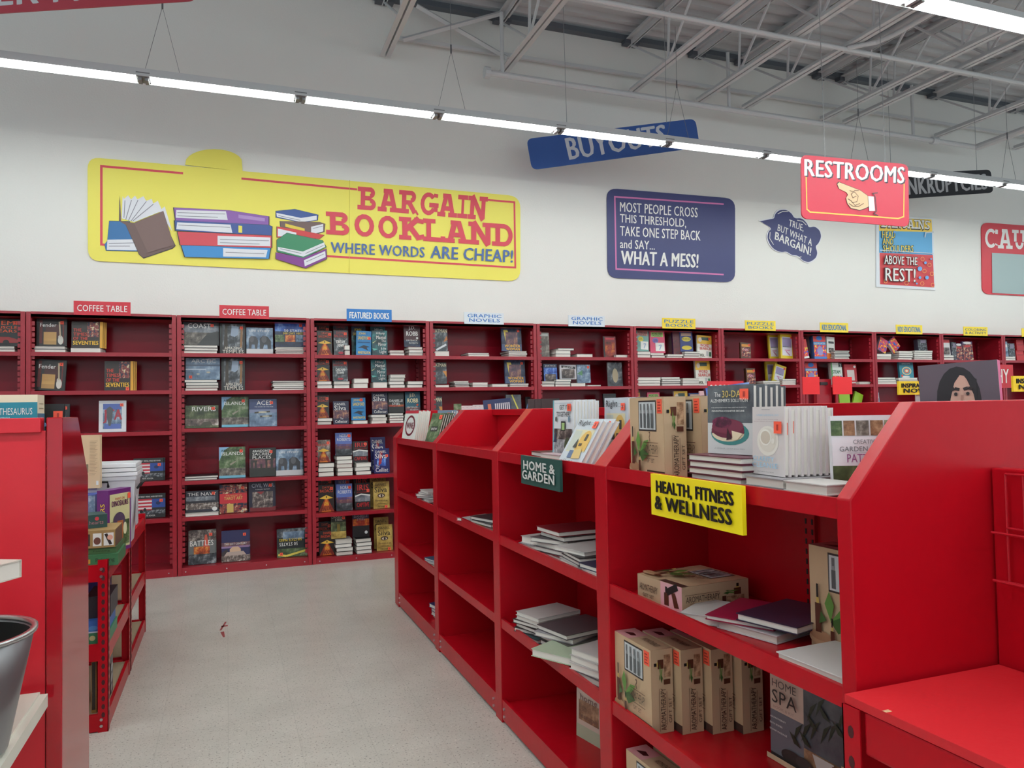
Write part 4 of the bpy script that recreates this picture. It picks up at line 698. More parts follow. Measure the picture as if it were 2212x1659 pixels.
b = Board((11.3, 8.185, 3.6), (0, -1, 0))
b.board(rc((2120, 480), (2330, 496), (2330, 645), (2122, 635), 16), (206, 50, 64))
b.slab('CAUTION', (2125, 493), (2320, 503), (2320, 544), (2125, 535), Wh, .2, (1, 1, 1, 1, .6, 1, 1))
b.poly((160, 178, 178), (2142, 546), (2143, 633), (2310, 641), (2308, 556))
b.done('wall_sign', 'red CAUTION sign cut off by the right frame edge')
# hanging signs
def hang(u, v, P, N): a = atp(u, v, P, N); return (a, Vector((a.x+random.uniform(-.02, .02), a.y, 6.125)))
P, N = (5.3, 5.2, 3.4), Vector((0, -1, 0)); b = Board(P, N)
b.board(rc((1731, 334), (1962, 355), (1964, 490), (1732, 472), 14), (206, 50, 74))
b.line((236, 200, 90), .012, (1741, 372), (1743, 452), (1750, 458), (1940, 472), (1952, 468), (1953, 385))
for off, c in ((2.5, (50, 44, 60)), (0, (230, 230, 232))): b.text('RESTROOMS', (1737+off, 343+off), (1954+off, 361+off), (1953+off, 397+off), (1737+off, 380+off), c, 2)
SK = (226, 192, 150)
hand = [(1808, 398), (1812, 394), (1835, 403), (1858, 412), (1872, 422), (1878, 428), (1876, 446), (1868, 450), (1856, 454), (1850, 452), (1838, 450), (1830, 440), (1827, 428), (1831, 421), (1828, 416), (1812, 408)]
b.poly((60, 44, 40), *[((x-1845)*1.04+1845, (y-424)*1.05+424) for x, y in hand][::-1]); b.poly(SK, *hand[::-1])
for g in ([(1835, 412), (1846, 416), (1853, 424), (1850, 436), (1840, 438)], [(1831, 430), (1838, 434), (1846, 444), (1856, 440)], [(1833, 440), (1842, 446), (1854, 446), (1864, 440)], [(1853, 412), (1845, 412), (1838, 420), (1841, 428), (1848, 424)]): b.line((120, 84, 64), .006, *g)
b.poly((228, 226, 232), (1874, 424), (1886, 425), (1889, 456), (1876, 456)); b.line((60, 50, 56), .008, (1894, 417), (1884, 418), (1889, 426), (1892, 456), (1886, 462), (1895, 466))
b.done('hanging_sign', 'red RESTROOMS sign with pointing hand hanging from two wires', [hang(1782, 338, P, N), hang(1912, 351, P, N)])
P, N = (4.0, 7.4, 4.5), Vector((-.43, -.9, 0)).normalized(); b = Board(P, N)
b.board(rc((1137, 300), (1502, 256), (1512, 318), (1149, 367), 14), (48, 88, 160))
b.text('BUYOUTS', (1219, 298), (1436, 268), (1443, 312), (1230, 346), (206, 210, 218), 2)
b.done('hanging_sign', 'blue BUYOUTS sign hanging behind the fluorescent strip', [hang(1225, 290, P, N), hang(1440, 265, P, N)])
P, N = (9.3, 7.3, 4.2), Vector((-.43, -.9, 0)).normalized(); b = Board(P, N)
b.board(rc((1890, 379), (2140, 366), (2146, 416), (1896, 433), 10), (40, 42, 48))
b.text('BANKRUPTCIES', (1922, 387), (2130, 375), (2134, 409), (1926, 424), (190, 192, 196), 2)
b.done('hanging_sign', 'black BANKRUPTCIES sign hanging behind the RESTROOMS sign', [hang(1925, 378, P, N), hang(2110, 368, P, N)])
P, N = (-1.0, 6.0, 5.0), Vector((-.2, -.98, 0)).normalized(); b = Board(P, N)
b.board(rc((-230, -48), (418, -88), (421, 1), (-230, 43), 14), (178, 62, 76))
b.text('OVER NOW', (-140, -38), (330, -70), (334, -8), (-140, 22), (206, 208, 212), 2)
b.done('hanging_sign', 'red hanging sign cut off by the top left frame corner', [hang(-150, -50, P, N), hang(330, -80, P, N)])
# ------------------------------------------------------------------ centre gondola
XI, XS, XT = 1.226, 1.637, 1.415
GD = [(1.25, 1.29), (2.35, 2.44), (3.47, 3.56), (4.62, 4.71), (5.80, 5.93)]
GZ = [1.295, .893, .495, .11]
BAYN = ['nearest bay', 'second bay', 'third bay', 'farthest bay']
def gondola(name, x0, ys, mirror=True, m=RED, bolts=True):
    g = empty(name, (x0, ys[0][0], 0)); y00 = ys[0][0]; s = XS-XI; tt = XT-XI; c = s+.023
    prof = [(0, 0), (0, 1.295), (tt, 1.5), (2*c-tt, 1.5), (2*c, 1.295), (2*c, 0)]
    for (a, bb) in ys: MB().prism([(x, a-y00, z) for x, z in prof], (0, bb-a, 0), m).build('side_panel', g, bevel=.003)
    for i in range(len(ys)-1):
        a, bb = ys[i][1]-y00, ys[i+1][0]-y00
        bp = MB().box(s, a, 0, s+.046, bb, 1.46, m); bp.build('back_panel', g)
        MB().box(s-.035, a, 1.462, s+.081, bb, 1.5, m).build('top_rail', g, bevel=.002)
        su = MB(); ym = (a+bb)/2; su.box(s-.012, ym-.022, .12, s, ym+.022, 1.46, m)
        for q in range(44): su.box(s-.0135, ym-.016, .15+q*.03, s-.012, ym-.010, .166+q*.03, BLACK).box(s-.0135, ym+.010, .15+q*.03, s-.012, ym+.016, .166+q*.03, BLACK)
        su.build('slotted_upright', g)
        for sd in ((0, 1) if mirror else (0,)):
            fx_ = (lambda x: x) if sd == 0 else (lambda x: 2*c-x)
            for z in GZ[:3]:
                MB().box(fx_(.004), a, z-.045, fx_(.016), bb, z, m).box(fx_(.016), a, z-.042, fx_(s-.013), bb, z-.028, m).build('shelf', g)
            k_ = MB().box(fx_(.003), a, .015, fx_(.018), bb, GZ[3], m).box(fx_(.018), a, GZ[3]-.03, fx_(s-.013), bb, GZ[3]-.018, m)
            if bolts:
                for yy in (a+.03, bb-.03):
                    for zz in (.04, .075): k_.tube([(fx_(.003), yy, zz), (fx_(-.004), yy, zz)], .007, STEEL, 8)
            k_.build('kick_plate', g)
    return g
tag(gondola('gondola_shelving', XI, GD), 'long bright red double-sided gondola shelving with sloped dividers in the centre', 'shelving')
g2 = gondola('gondola_shelving', 3.5, [(1.6+1.17*i, 1.69+1.17*i) for i in range(5)], True, RED2, False)
tag(g2, 'red gondola shelving standing behind the centre gondola, holding the genre signs', 'shelving')
SZ = [z-.0272 for z in GZ]
# --- aromatherapy boxes
TAN, TAN2, BRN, LEAF, LEAF2 = (202, 172, 138), (190, 162, 132), (84, 44, 30), (62, 100, 48), (96, 140, 64)
def bottle(x, y, s, vert=True):
    if vert: return [r(x, y, x+.09*s, y+.3*s, BRN), r(x+.025*s, y+.3*s, x+.065*s, y+.36*s, Go), r(x+.03*s, y+.36*s, x+.06*s, y+.5*s, Bk)]
    return [r(x, y, x+.3*s, y+.12*s, BRN), r(x-.06*s, y+.03*s, x, y+.09*s, Go), r(x-.2*s, y+.04*s, x-.06*s, y+.08*s, Bk)]
def leafs(x, y, s): return [p(LEAF2, (x, y), (x-.06*s, y+.2*s), (x-.01*s, y+.36*s), (x+.04*s, y+.2*s)), p(LEAF2, (x, y), (x+.12*s, y+.2*s), (x+.22*s, y+.22*s), (x+.14*s, y+.08*s)), p(LEAF, (x, y), (x+.1*s, y+.08*s), (x+.22*s, y+.0), (x+.08*s, y-.12*s)), p(LEAF, (x-.04*s, y), (x-.1*s, y+.1*s), (x-.12*s, y-.06*s))]
def curl(x, y, s): return [l(BRN, .004, (x-.012*s, y+.06*s), (x, y+.075*s), (x+.014*s, y+.06*s), (x+.008*s, y+.03*s), (x-.01*s, y+.01*s), (x, y-.01*s), (x+.008*s, y-.04*s))]
FRONT = [r(.0, 0, 1, 1, TAN), r(.5, 0, 1, .1, (74, 52, 46)), r(.28, .58, .8, .96, (52, 46, 44)), r(.3, .6, .78, .94, (206, 210, 212))]
for i in range(4): FRONT += [r(.33+.115*i, .62, .39+.115*i, .8, (88, 92, 94)), r(.335+.115*i, .8, .385+.115*i, .84, (150, 152, 154)), r(.34+.115*i, .84, .38+.115*i, .92, (110, 112, 114))]
FRONT += [e(.17, .1, .17, .07, (196, 160, 124)), e(.17, .13, .155, .05, (170, 130, 98))]+bottle(.1, .16, .95)+[p(c, *[(.33+(x-.33)*1.7, y) for x, y in q]) for _, c, q in leafs(.33, .3, .8)]+bottle(.33, .03, .62)+curl(.68, .5, 1)+[r(.5, .44, .92, .447, BRN), t('AROMATHERAPY', .5, .31, .92, .42, (60, 40, 32), 0), r(.5, .28, .92, .287, BRN), t('GIFT SET', .6, .2, .82, .25, (60, 40, 32), 0)]
SIDE = [r(0, 0, 1, 1, TAN2), n(.6, .66, .9, .93, 'wood', 40)]+bottle(.3, .77, .9, False)+leafs(.4, .66, .5)+[r(.55, .58, .85, .64, BRN), r(.32, .03, .335, .54, BRN), ('tv', 'AROMATHERAPY', .38, .04, .62, .54, (60, 40, 32), 0), r(.66, .1, .675, .5, BRN), ('tv', 'GIFT SET', .74, .12, .88, .42, (60, 40, 32), 0)]
TOPF = [r(0, 0, 1, 1, TAN2), r(0, 0, .4, 1, (208, 150, 154)), p((70, 30, 30), (.1, .3), (.2, .6), (.34, .5), (.3, .3)), t('AROMATHERAPY', .5, .4, .9, .7, (90, 66, 56), 1)]
def gift_mesh():
    w, h, d = .235, .262, .078
    c = MB().box(-w/2, 0, 0, w/2, d, h, mat(TAN, .45))
    c.art((-w/2, -.0003, 0), (w, 0, 0), (0, 0, h), FRONT); c.art((w/2+.0003, 0, 0), (0, d, 0), (0, 0, h), SIDE); c.art((-w/2, 0, h+.0003), (w, 0, 0), (0, d, 0), TOPF)
    c.art((w/2, d+.0003, 0), (-w, 0, 0), (0, 0, h), [r(0, 0, 1, 1, TAN2)])
    c.art((-w/2, d, -.0003), (w, 0, 0), (0, -d, 0), [r(0, 0, 1, 1, TAN2), r(.54, .0, 1, 1, (226, 168, 176)), r(.62, .1, .72, .6, BRN), r(.65, .6, .69, .85, Bk), p(BRN, (.84, .1), (.94, .14), (.86, .7), (.78, .66)), l(Bk, .06, (.82, .68), (.78, .92)), t('AROMATHERAPY', .06, .4, .48, .68, (70, 46, 36), 0), t('GIFT SET', .14, .16, .4, .3, (70, 46, 36), 0)])
    w2 = MB().box(-w*.22, -.0016, h*.6, w*.28, -.0008, h*.94, clear_plastic((220, 226, 228), .12, .1))
    s = MB().box(w*.33, -.0022, h*.8, w*.33+.032, -.0012, h*.8+.045, STICK)
    for i in range(4): s.box(w*.33+.006, -.0024, h*.8+.006+i*.009, w*.33+.026-.004*(i % 2), -.0022, h*.8+.010+i*.009, mat((170, 50, 40), .5))
    return c.mesh('carton'), w2.mesh('window'), s.mesh('price_sticker')
GM = gift_mesh()
def gift(loc, rot, label, st=True):
    o = empty('gift_box', loc, rot); link('carton', GM[0], o); link('window', GM[1], o)
    if st: link('price_sticker', GM[2], o)
    return tag(o, label, 'box', 'aromatherapy gift boxes')
FX = -pi/2                                    # faces the aisle
gift((1.285, 2.17, SZ[0]), (0, 0, FX-.06), 'tan AROMATHERAPY gift box at the left end of the top shelf, by yellow sign')
gift((1.39, 2.125, SZ[0]), (0, 0, FX-.04), 'tan AROMATHERAPY gift box behind the leftmost box, top shelf of nearest bay')
for i in range(4): gift((1.247+i*.088, 2.231-.035*i, SZ[2]), (0, 0, FX), f'tan standing AROMATHERAPY gift box, {ORD[i]} of four in the row below the lying box', i < 3)
gift((1.444, 1.50, SZ[1]), (0, 0, FX+.02), 'tan standing AROMATHERAPY gift box against the nearest end panel, second shelf')
gift((1.262, 2.19, SZ[3]), (0, 0, FX+.03), 'tan AROMATHERAPY gift box, front one on the bottom shelf of nearest bay')
gift((1.355, 2.17, SZ[3]), (0, 0, FX+.03), 'tan AROMATHERAPY gift box behind another on the bottom shelf, nearest bay')
gift((1.29, 2.125, SZ[1]+.0785), (-pi/2, 0, FX+.08), 'tan AROMATHERAPY gift box lying flat on the second shelf of nearest bay', False)
# --- near covers
ST.update(
 thirty=('grey book with berry cheesecake', (88, 92, 98), [r(0, 0, 1, .45, (206, 204, 204)), n(0, .45, 1, 1, 'slate', 12), e(.5, .3, .42, .17, (62, 130, 128)), e(.46, .3, .36, .12, (226, 206, 176)), e(.46, .36, .36, .13, (104, 34, 58)), r(.1, .3, .82, .36, (104, 34, 58)), e(.46, .4, .35, .11, (116, 44, 66)), e(.34, .46, .22, .08, 'berry'), p((54, 20, 34), (.46, .38), (.44, .2), (.56, .22)), p((230, 210, 180), (.56, .34), (.58, .2), (.68, .21), (.8, .3)), t('The', .18, .83, .32, .9, Wh, 0), t('30-DAY', .36, .82, .86, .92, (214, 184, 96), 1), t("ALZHEIMER'S SOLUTION", .1, .75, .92, .8, Wh, 1), t('THE DEFINITIVE FOOD AND LIFESTYLE GUIDE TO', .12, .665, .9, .68, Wh, 0), t('PREVENTING COGNITIVE DECLINE', .14, .61, .86, .635, Wh, 1), t('AYESHA SHERZAI MD', .2, .07, .86, .09, (150, 150, 154), 0)]),
 clarity=('pale pink book with white teacup', (214, 204, 204), [e(.5, .5, .34, .22, (232, 224, 216)), e(.5, .51, .27, .175, (222, 212, 202)), e(.44, .55, .19, .12, (240, 234, 226)), e(.44, .55, .15, .095, (206, 192, 178)), e(.68, .5, .05, .04, (236, 228, 220)), t('HABIB SADEGHI, DO', .16, .86, .86, .89, (150, 190, 216), 0), t('12 steps to finding renewed energy,', .14, .805, .86, .82, (170, 140, 150), 0), t('spiritual fulfillment, and emotional healing', .1, .775, .9, .79, (170, 140, 150), 0), t('CLARITY', .08, .2, .74, .27, (150, 196, 224), 1), t('CLEANSE', .06, .11, .86, .18, (150, 196, 224), 1), t('GWYNETH PALTROW', .24, .04, .76, .055, (110, 110, 116), 0), r(.38, .95, .64, .956, (110, 110, 116))]),
 garden=('white garden patterns book with photos', (226, 222, 226), [n(0, .76, .16, .94, 'leafy', 30), n(.18, .76, .34, .94, 'wood', 30), n(.36, .76, .54, .94, 'rock', 30), n(.56, .76, .74, .94, 'wood', 34), n(.76, .76, .98, .94, 'leafy', 30), n(0, 0, 1, .4, 'leafy', 16), p((120, 108, 100), (.3, 0), (.5, .22), (.56, .22), (.8, 0)), n(0, .22, .3, .4, 'forest', 12), r(0, .4, 1, .74, (232, 226, 232)), t('CREATIVE', .3, .66, .64, .71, (130, 128, 132), 0), t('GARDEN DESIGN', .1, .57, .88, .63, (120, 118, 122), 0), t('PATTERNS', .2, .44, .8, .54, (150, 80, 130), 0), r(.2, .55, .8, .554, (150, 148, 152))]),
 git=('white home organizing book, teal spine', (228, 228, 232), [r(0, 0, .05, 1, (110, 178, 188)), r(.1, .94, .95, .946, (170, 190, 210)), t('GET IT', .34, .82, .74, .91, (50, 50, 54), 0), t('TOGETHER!', .2, .69, .86, .78, (50, 50, 54), 0), r(.4, .62, .7, .63, (190, 190, 196)), n(.1, .0, .96, .3, 'rug', 50), n(.1, .26, .96, .46, 'crowd', 22), r(.44, .42, .66, .6, (44, 44, 46)), r(.48, .44, .62, .57, (170, 200, 130)), p((60, 66, 90), (.08, .2), (.2, .42), (.24, .2)), e(.76, .14, .14, .16, (76, 84, 60)), e(.22, .64, .05, .05, (90, 96, 90)), e(.84, .64, .04, .06, (110, 140, 160))]),
 right=('pale grey interiors book with yellow arch', (202, 208, 216), [r(.1, .28, .9, .76, (222, 212, 176)), r(.1, .3, .4, .74, (196, 200, 190)), e(.68, .5, .22, .24, (222, 178, 92)), r(.46, .3, .9, .5, (222, 178, 92)), r(.66, .52, .76, .66, (70, 66, 60)), r(.54, .4, .66, .46, (80, 60, 50)), p((90, 112, 150), (.3, .14), (.3, .3), (.48, .3), (.52, .14)), p((216, 186, 120), (.5, .12), (.48, .3), (.76, .36), (.84, .14)), p((54, 54, 56), (.34, .36), (.42, .56), (.5, .36)), t('Right', .1, .83, .6, .96, (34, 34, 38), 1), t('at Home', .1, .02, .66, .1, (34, 34, 38), 1), r(.66, .9, .9, .91, (170, 176, 186)), r(.66, .86, .88, .87, (170, 176, 186))]),
 spa=('home spa kit box with foliage photo', (58, 56, 56), [r(0, .55, .42, 1, (206, 182, 166)), r(0, .06, .42, .55, (112, 112, 120)), n(.42, .1, 1, 1, 'slate', 8), n(.42, .06, 1, .3, 'wood', 14)]+[p((44, 54, 40), (x, y), (x+.05, y+.1), (x+.12, y+.26), (x+.04, y+.18)) for x, y in ((.46, .6), (.56, .7), (.7, .5), (.8, .66), (.88, .5), (.5, .42), (.62, .44), (.4, .36), (.3, .3))]+[p((44, 54, 40), (x, y), (x-.06, y+.08), (x-.14, y+.14), (x-.08, y+.02)) for x, y in ((.6, .56), (.74, .72), (.9, .62), (.52, .34), (.4, .28))]+[e(.3, .12, .14, .08, (50, 48, 46)), e(.44, .13, .1, .07, (60, 58, 56)), p((196, 190, 184), (.54, .3), (.78, .3), (.72, .12), (.6, .12)), r(.76, .06, .84, .28, (120, 60, 34)), r(.86, .1, 1, .34, (214, 186, 140)), n(.5, 0, .9, .14, 'wood', 20), t('HOME', .06, .84, .36, .93, (80, 64, 60), 0), t('SPA', .06, .66, .37, .81, (40, 32, 32), 1), t('BOOK & KIT', .08, .6, .34, .63, (170, 140, 130), 0), t('AROMATHERAPY', .04, .48, .24, .5, Wh, 1), t('BATH BOMBS', .04, .41, .2, .43, Wh, 1), t('STONE MASSAGE', .04, .34, .26, .36, Wh, 1), r(0, 0, .5, .06, (206, 182, 150))]),
 wine=('pale green course book with maroon oval', (216, 222, 214), [r(0, .9, 1, 1, (180, 40, 56)), e(.5, .5, .36, .34, (110, 30, 46)), e(.5, .5, .28, .27, (216, 214, 210)), t('WINE', .24, .4, .76, .6, (110, 30, 46), 2)]),
 darkb=('dark botanical cookbook', (60, 62, 52), [n(0, 0, 1, 1, 'leafy', 14), r(.2, .4, .8, .56, (34, 36, 32)), t('BREW', .26, .44, .74, .52, Wh, 1)]),
 skyb=('blue-grey illustrated book', (118, 140, 160), [n(0, .1, 1, .9, 'sea', 12), r(.3, .2, .7, .3, (190, 150, 100)), t('BEER', .3, .6, .72, .72, Wh, 1)]),
 folk=('cream book with house drawing', (206, 190, 176), [r(0, 0, 1, .3, (176, 186, 160)), n(.1, .4, .9, .8, 'wood', 20), t('home', .16, .8, .84, .92, (120, 90, 80), 1), t('escape', .2, .42, .84, .52, (130, 100, 90), 0)]),
 navybk=('navy book with pale lettering', (46, 40, 66), [r(0, .8, 1, 1, (60, 50, 80)), t('DECODING', .2, .5, .8, .58, (150, 140, 160), 0), t('FEMALE WELLNESS', .14, .36, .86, .44, (150, 140, 160), 0)]),
 portrait=('pink-spined book with woman\'s portrait', (92, 80, 90), [e(.5, .7, .28, .27, (30, 24, 28)), r(.23, .0, .77, .72, (30, 24, 28)), e(.54, .7, .16, .2, (206, 164, 146)), p((30, 24, 28), (.36, .93), (.56, .92), (.46, .84), (.4, .72), (.36, .6)), p((30, 24, 28), (.56, .92), (.74, .86), (.72, .6), (.69, .74), (.62, .86)), e(.47, .75, .045, .014, (190, 152, 138)), e(.62, .75, .045, .014, (190, 152, 138)), e(.47, .75, .022, .014, (44, 32, 30)), e(.62, .75, .022, .014, (44, 32, 30)), l((40, 28, 28), .008, (.41, .785), (.46, .795), (.52, .785)), l((40, 28, 28), .008, (.57, .785), (.63, .795), (.68, .785)), l((176, 130, 114), .006, (.55, .74), (.53, .65), (.57, .645)), e(.55, .57, .07, .02, (170, 80, 84))]),
 orange=('navy and orange hardback', (226, 150, 50), [r(.0, 0, 1, .9, (70, 84, 128)), n(0, 0, .34, .9, 'lava', 16), t('COOKING', .44, .6, .9, .68, (170, 180, 200), 0)]),
 loaf=('pale pink paperback', (226, 186, 190), [t('Love', .2, .7, .8, .85, (150, 60, 70), 0), t('recipes', .3, .6, .7, .65, (170, 90, 96), 0)]),
 navyst=('navy book with white striped columns', (44, 52, 90), [r(.16, .5, .28, .9, (196, 110, 80))]+[r(.42+.07*i, .2+.4*j, .46+.07*i, .5+.4*j, (220, 216, 220)) for i in range(8) for j in (0, 1)]),
 setb=('dark maroon boxed set', (58, 40, 40), [r(.7, 0, 1, 1, (40, 40, 42)), r(.74, .1, .8, .5, (190, 180, 120))]),
 thes=('thick thesaurus, cream with teal band', (232, 222, 194), [r(0, .55, 1, .86, (34, 132, 152)), t('NATIONAL THESAURUS', .02, .66, .94, .77, Wh, 0), t('the most complete thesaurus', .3, .6, .7, .63, (200, 226, 226), 0), r(.1, .45, .9, .46, (170, 160, 130)), r(.3, .38, .9, .39, (170, 160, 130))]),
)
def ib(sty, x, y, z, w, h, th, label, stick=None, rz=0, lean=-.03, roll=0, group='books on the centre gondola'):
    o = book(sty, (x, y, z+.0005), w, h, th, stick, (lean, roll, FX+rz), True)
    return tag(o, label, 'book', group)
def row(sty, n_, x, y, z, w, h, th, what, stick=None, rz=0, lean=-.03):
    st = (th+.0008)/cos(lean); a = FX+rz
    for i in range(n_):
        od = 'front' if i == 0 else ('rearmost' if i == n_-1 else ORD[i])
        ib(sty, x-sin(a)*st*i, y+cos(a)*st*i, z, w, h-.003*(i % 2), th, f'{od} copy of the {what}', stick if i < 3 else None, rz, lean)
def pile(n_, x, y, z, w, d, th, where, rz=0, jit=.015, jr=.12, cols=DARKS, edge=0):
    for i in range(n_):
        k = n_-1-i; od = 'topmost' if k == 0 else ('lowest' if i == 0 else ORD[k])
        o = lying((x+random.uniform(0, jit), y+random.uniform(-jit, jit), z+i*(th+.0004)+.0005), w, d, th, cols[random.randrange(len(cols))], FX+rz+random.uniform(-jr, jr), edge)
        tag(o, f'{od} book lying {where}' if n_ > 1 else f'single book lying {where}', 'book', 'books on the centre gondola')
PALE = [(206, 200, 198), (190, 184, 182), (150, 146, 150), (84, 76, 80)]; PINK = [(206, 180, 186)]; MAR = [(96, 36, 54)]
# nearest bay, top shelf
pile(5, 1.258, 1.775, SZ[0], .24, .19, .018, 'under the cheesecake book', jit=.005, jr=.03, cols=MAR)
row('thirty', 6, 1.327, 1.789, SZ[0]+.0925, .165, .195, .022, 'grey book with berry cheesecake', 'tr', .2)
pile(2, 1.255, 1.565, SZ[0], .145, .2, .0245, 'under the teacup books, left pile', jit=.003, jr=.02, cols=PALE, edge=1)
pile(2, 1.25, 1.415, SZ[0], .14, .11, .0245, 'under the teacup books, right pile', jit=.003, jr=.02, cols=PALE, edge=1)
row('clarity', 8, 1.295, 1.592, SZ[0]+.05, .135, .173, .0172, 'pale pink book with white teacup', 'mr', -.08)
for i in range(2): ib('garden', 1.435+.022*i, 1.402, SZ[0], .165, .2, .018, ['front', 'rear'][i]+' white garden patterns book beside the sloped end panel', 'mr', 1.15, -.05)
# nearest bay, second shelf
pile(1, 1.29, 1.88, SZ[1], .15, .19, .026, 'by the lying gift box, nearest bay second shelf', .5, jit=0, cols=[(200, 196, 194)])
o = lying((1.33, 1.745, SZ[1]+.0005), .2, .24, .022, (204, 196, 200), FX+.25, 1); tag(o, 'pale book lying lowest of the navy book stack, nearest bay second shelf', 'book')
o = lying((1.325, 1.77, SZ[1]+.0235), .2, .24, .014, (150, 24, 62), FX+.5); tag(o, 'wine red book lying under the navy book, nearest bay second shelf', 'book')
o = lying((1.345, 1.68, SZ[1]+.0385), .19, .24, .02, (52, 42, 66), FX+.28); tag(o, 'navy book lying topmost in front of the standing gift box, second shelf', 'book')
o = lying((1.238, 1.405, SZ[1]+.0005), .2, .19, .04, (206, 202, 200), FX+.05, 1); tag(o, 'thick white paperback lying at the lip of the second shelf', 'book')
# nearest bay, third shelf: home spa kit
sp = empty('kit_box', (1.50, 1.70, SZ[2]), (-.02, 0, FX+.03)); w, h, d = .32, .25, .06
c = MB().box(-w/2, 0, 0, w/2, d, h, mat((58, 54, 54), .4)); c.art((-w/2, -.0003, 0), (w, 0, 0), (0, 0, h), ST['spa'][2]); c.build('carton', sp)
MB().box(-w/2+.004, .004, h, w/2-.004, d-.004, h+.001, mat((40, 36, 38), .5)).build('lid', sp)
tag(sp, 'HOME SPA kit box with foliage photo on the third shelf of nearest bay', 'box')
# second bay
row('git', 8, 1.33, 2.935, SZ[0]+.04, .19, .225, .0142, 'white home organizing book with teal spine', 'tr', .05)
row('right', 3, 1.245, 2.70, SZ[0], .19, .205, .022, 'leaning interiors book with yellow arch', 'tr', .05, -.56)
row('right', 7, 1.50, 2.785, SZ[0], .19, .27, .0165, 'upright interiors book with yellow arch', 'tr', .03)
pile(2, 1.275, 3.10, SZ[0], .16, .2, .02, 'below the teal-spined books, left one', cols=[(60, 40, 34)]); pile(2, 1.262, 2.93, SZ[0], .2, .2, .0195, 'below the teal-spined books, nearer pile', jit=.004, jr=.03, cols=PINK)
W2 = ', second bay, second shelf'
pile(2, 1.25, 3.16, SZ[1], .15, .2, .03, 'at the left of the pile'+W2, .3, cols=PALE); pile(6, 1.27, 2.98, SZ[1], .21, .27, .02, 'in the tall messy stack'+W2, .25, jr=.3, cols=PALE+DARKS); pile(5, 1.25, 2.73, SZ[1], .19, .27, .015, 'in the nearer stack'+W2, .1, jr=.2, cols=PALE+DARKS); pile(3, 1.24, 2.53, SZ[1], .14, .22, .018, 'against the divider'+W2, .1, cols=[(40, 44, 70), (210, 206, 204)])
W3 = ', second bay, third shelf'
pile(6, 1.25, 3.20, SZ[2], .17, .24, .018, 'in the left stack'+W3, .3, jr=.25, cols=PALE+DARKS); pile(5, 1.27, 2.96, SZ[2], .21, .27, .02, 'in the tall middle stack'+W3, .3, jr=.2, cols=PALE+DARKS)
pile(4, 1.25, 2.62, SZ[2], .16, .24, .026, 'in the stack by the divider'+W3, .25, jr=.1, cols=PALE)
o = lying((1.215, 2.78, SZ[2]+.0285), .26, .3, .03, (176, 190, 164), FX+.5, 0); tag(o, 'pale green book lying across and poking over the third shelf lip', 'book')
row('folk', 5, 1.42, 2.93, SZ[3], .17, .21, .024, 'cream book with house drawing, bottom shelf', None, .2)
# third bay
W4 = ', third bay, second shelf'
pile(3, 1.262, 3.86, SZ[1], .22, .24, .018, 'by the third divider'+W4, .2, cols=[(50, 48, 52), (200, 170, 50), (90, 88, 90)]); pile(2, 1.245, 4.05, SZ[1], .2, .22, .012, 'at the left of the few'+W4, .4, cols=[(190, 188, 190)])
# farthest bay
row('wine', 6, 1.288, 5.68, SZ[0], .17, .235, .0175, 'pale green course book with maroon oval', None, .4, -.2)
row('darkb', 5, 1.30, 5.05, SZ[0], .13, .22, .017, 'dark botanical cookbook, farthest bay', 'tr', .4, -.35)
row('skyb', 3, 1.43, 5.22, SZ[0], .16, .23, .02, 'blue-grey illustrated book, farthest bay', 'tr', .4, -.12)
pile(6, 1.26, 5.1, SZ[1], .2, .26, .014, 'in the pile, farthest bay, second shelf', .3, jr=.3, cols=PALE); pile(3, 1.26, 4.93, SZ[2], .2, .24, .014, 'by the divider, farthest bay, third shelf', .2, cols=[(60, 90, 120), (190, 180, 150), (200, 200, 200)])
pile(4, 1.3, 5.0, SZ[3], .2, .24, .026, 'in the stack, farthest bay, bottom shelf', .1, cols=[(206, 202, 200), (40, 60, 110)]); pile(1, 1.24, 4.76, SZ[3], .15, .1, .012, 'at the lip, farthest bay, bottom shelf', cols=[(200, 120, 120)])
# signs on the lips
def lip_sign(y0, y1, z0, z1, face, lines, label, tilt=.0):
    L = y0-y1; h = z1-z0; o = empty('shelf_sign', (1.214, y0, z0), (0, 0, FX))
    m = MB().box(0, -.012, 0, L, 0, h, mat(face, .5)); m.art((0, -.0123, 0), (L, 0, 0), (0, 0, h), lines, .0006); m.build('face', o)
    MB().box(L*.3, 0, h-.02, L*.7, .008, h-.004, mat((160, 160, 160), .4)).build('clip', o)
    tag(o, label, 'sign')
lip_sign(2.012, 1.578, 1.174, 1.297, (248, 222, 16), [t('HEALTH, FITNESS', .07, .52, .93, .86, (28, 26, 24), 3), t('& WELLNESS', .06, .16, .92, .5, (28, 26, 24), 3)], 'yellow HEALTH, FITNESS & WELLNESS sign on the nearest bay shelf lip')
lip_sign(3.096, 2.685, 1.176, 1.298, (34, 78, 72), [t('HOME &', .08, .52, .9, .84, Wh, 3), t('GARDEN', .06, .18, .9, .5, Wh, 3)], 'dark green HOME & GARDEN sign on the second bay shelf lip')
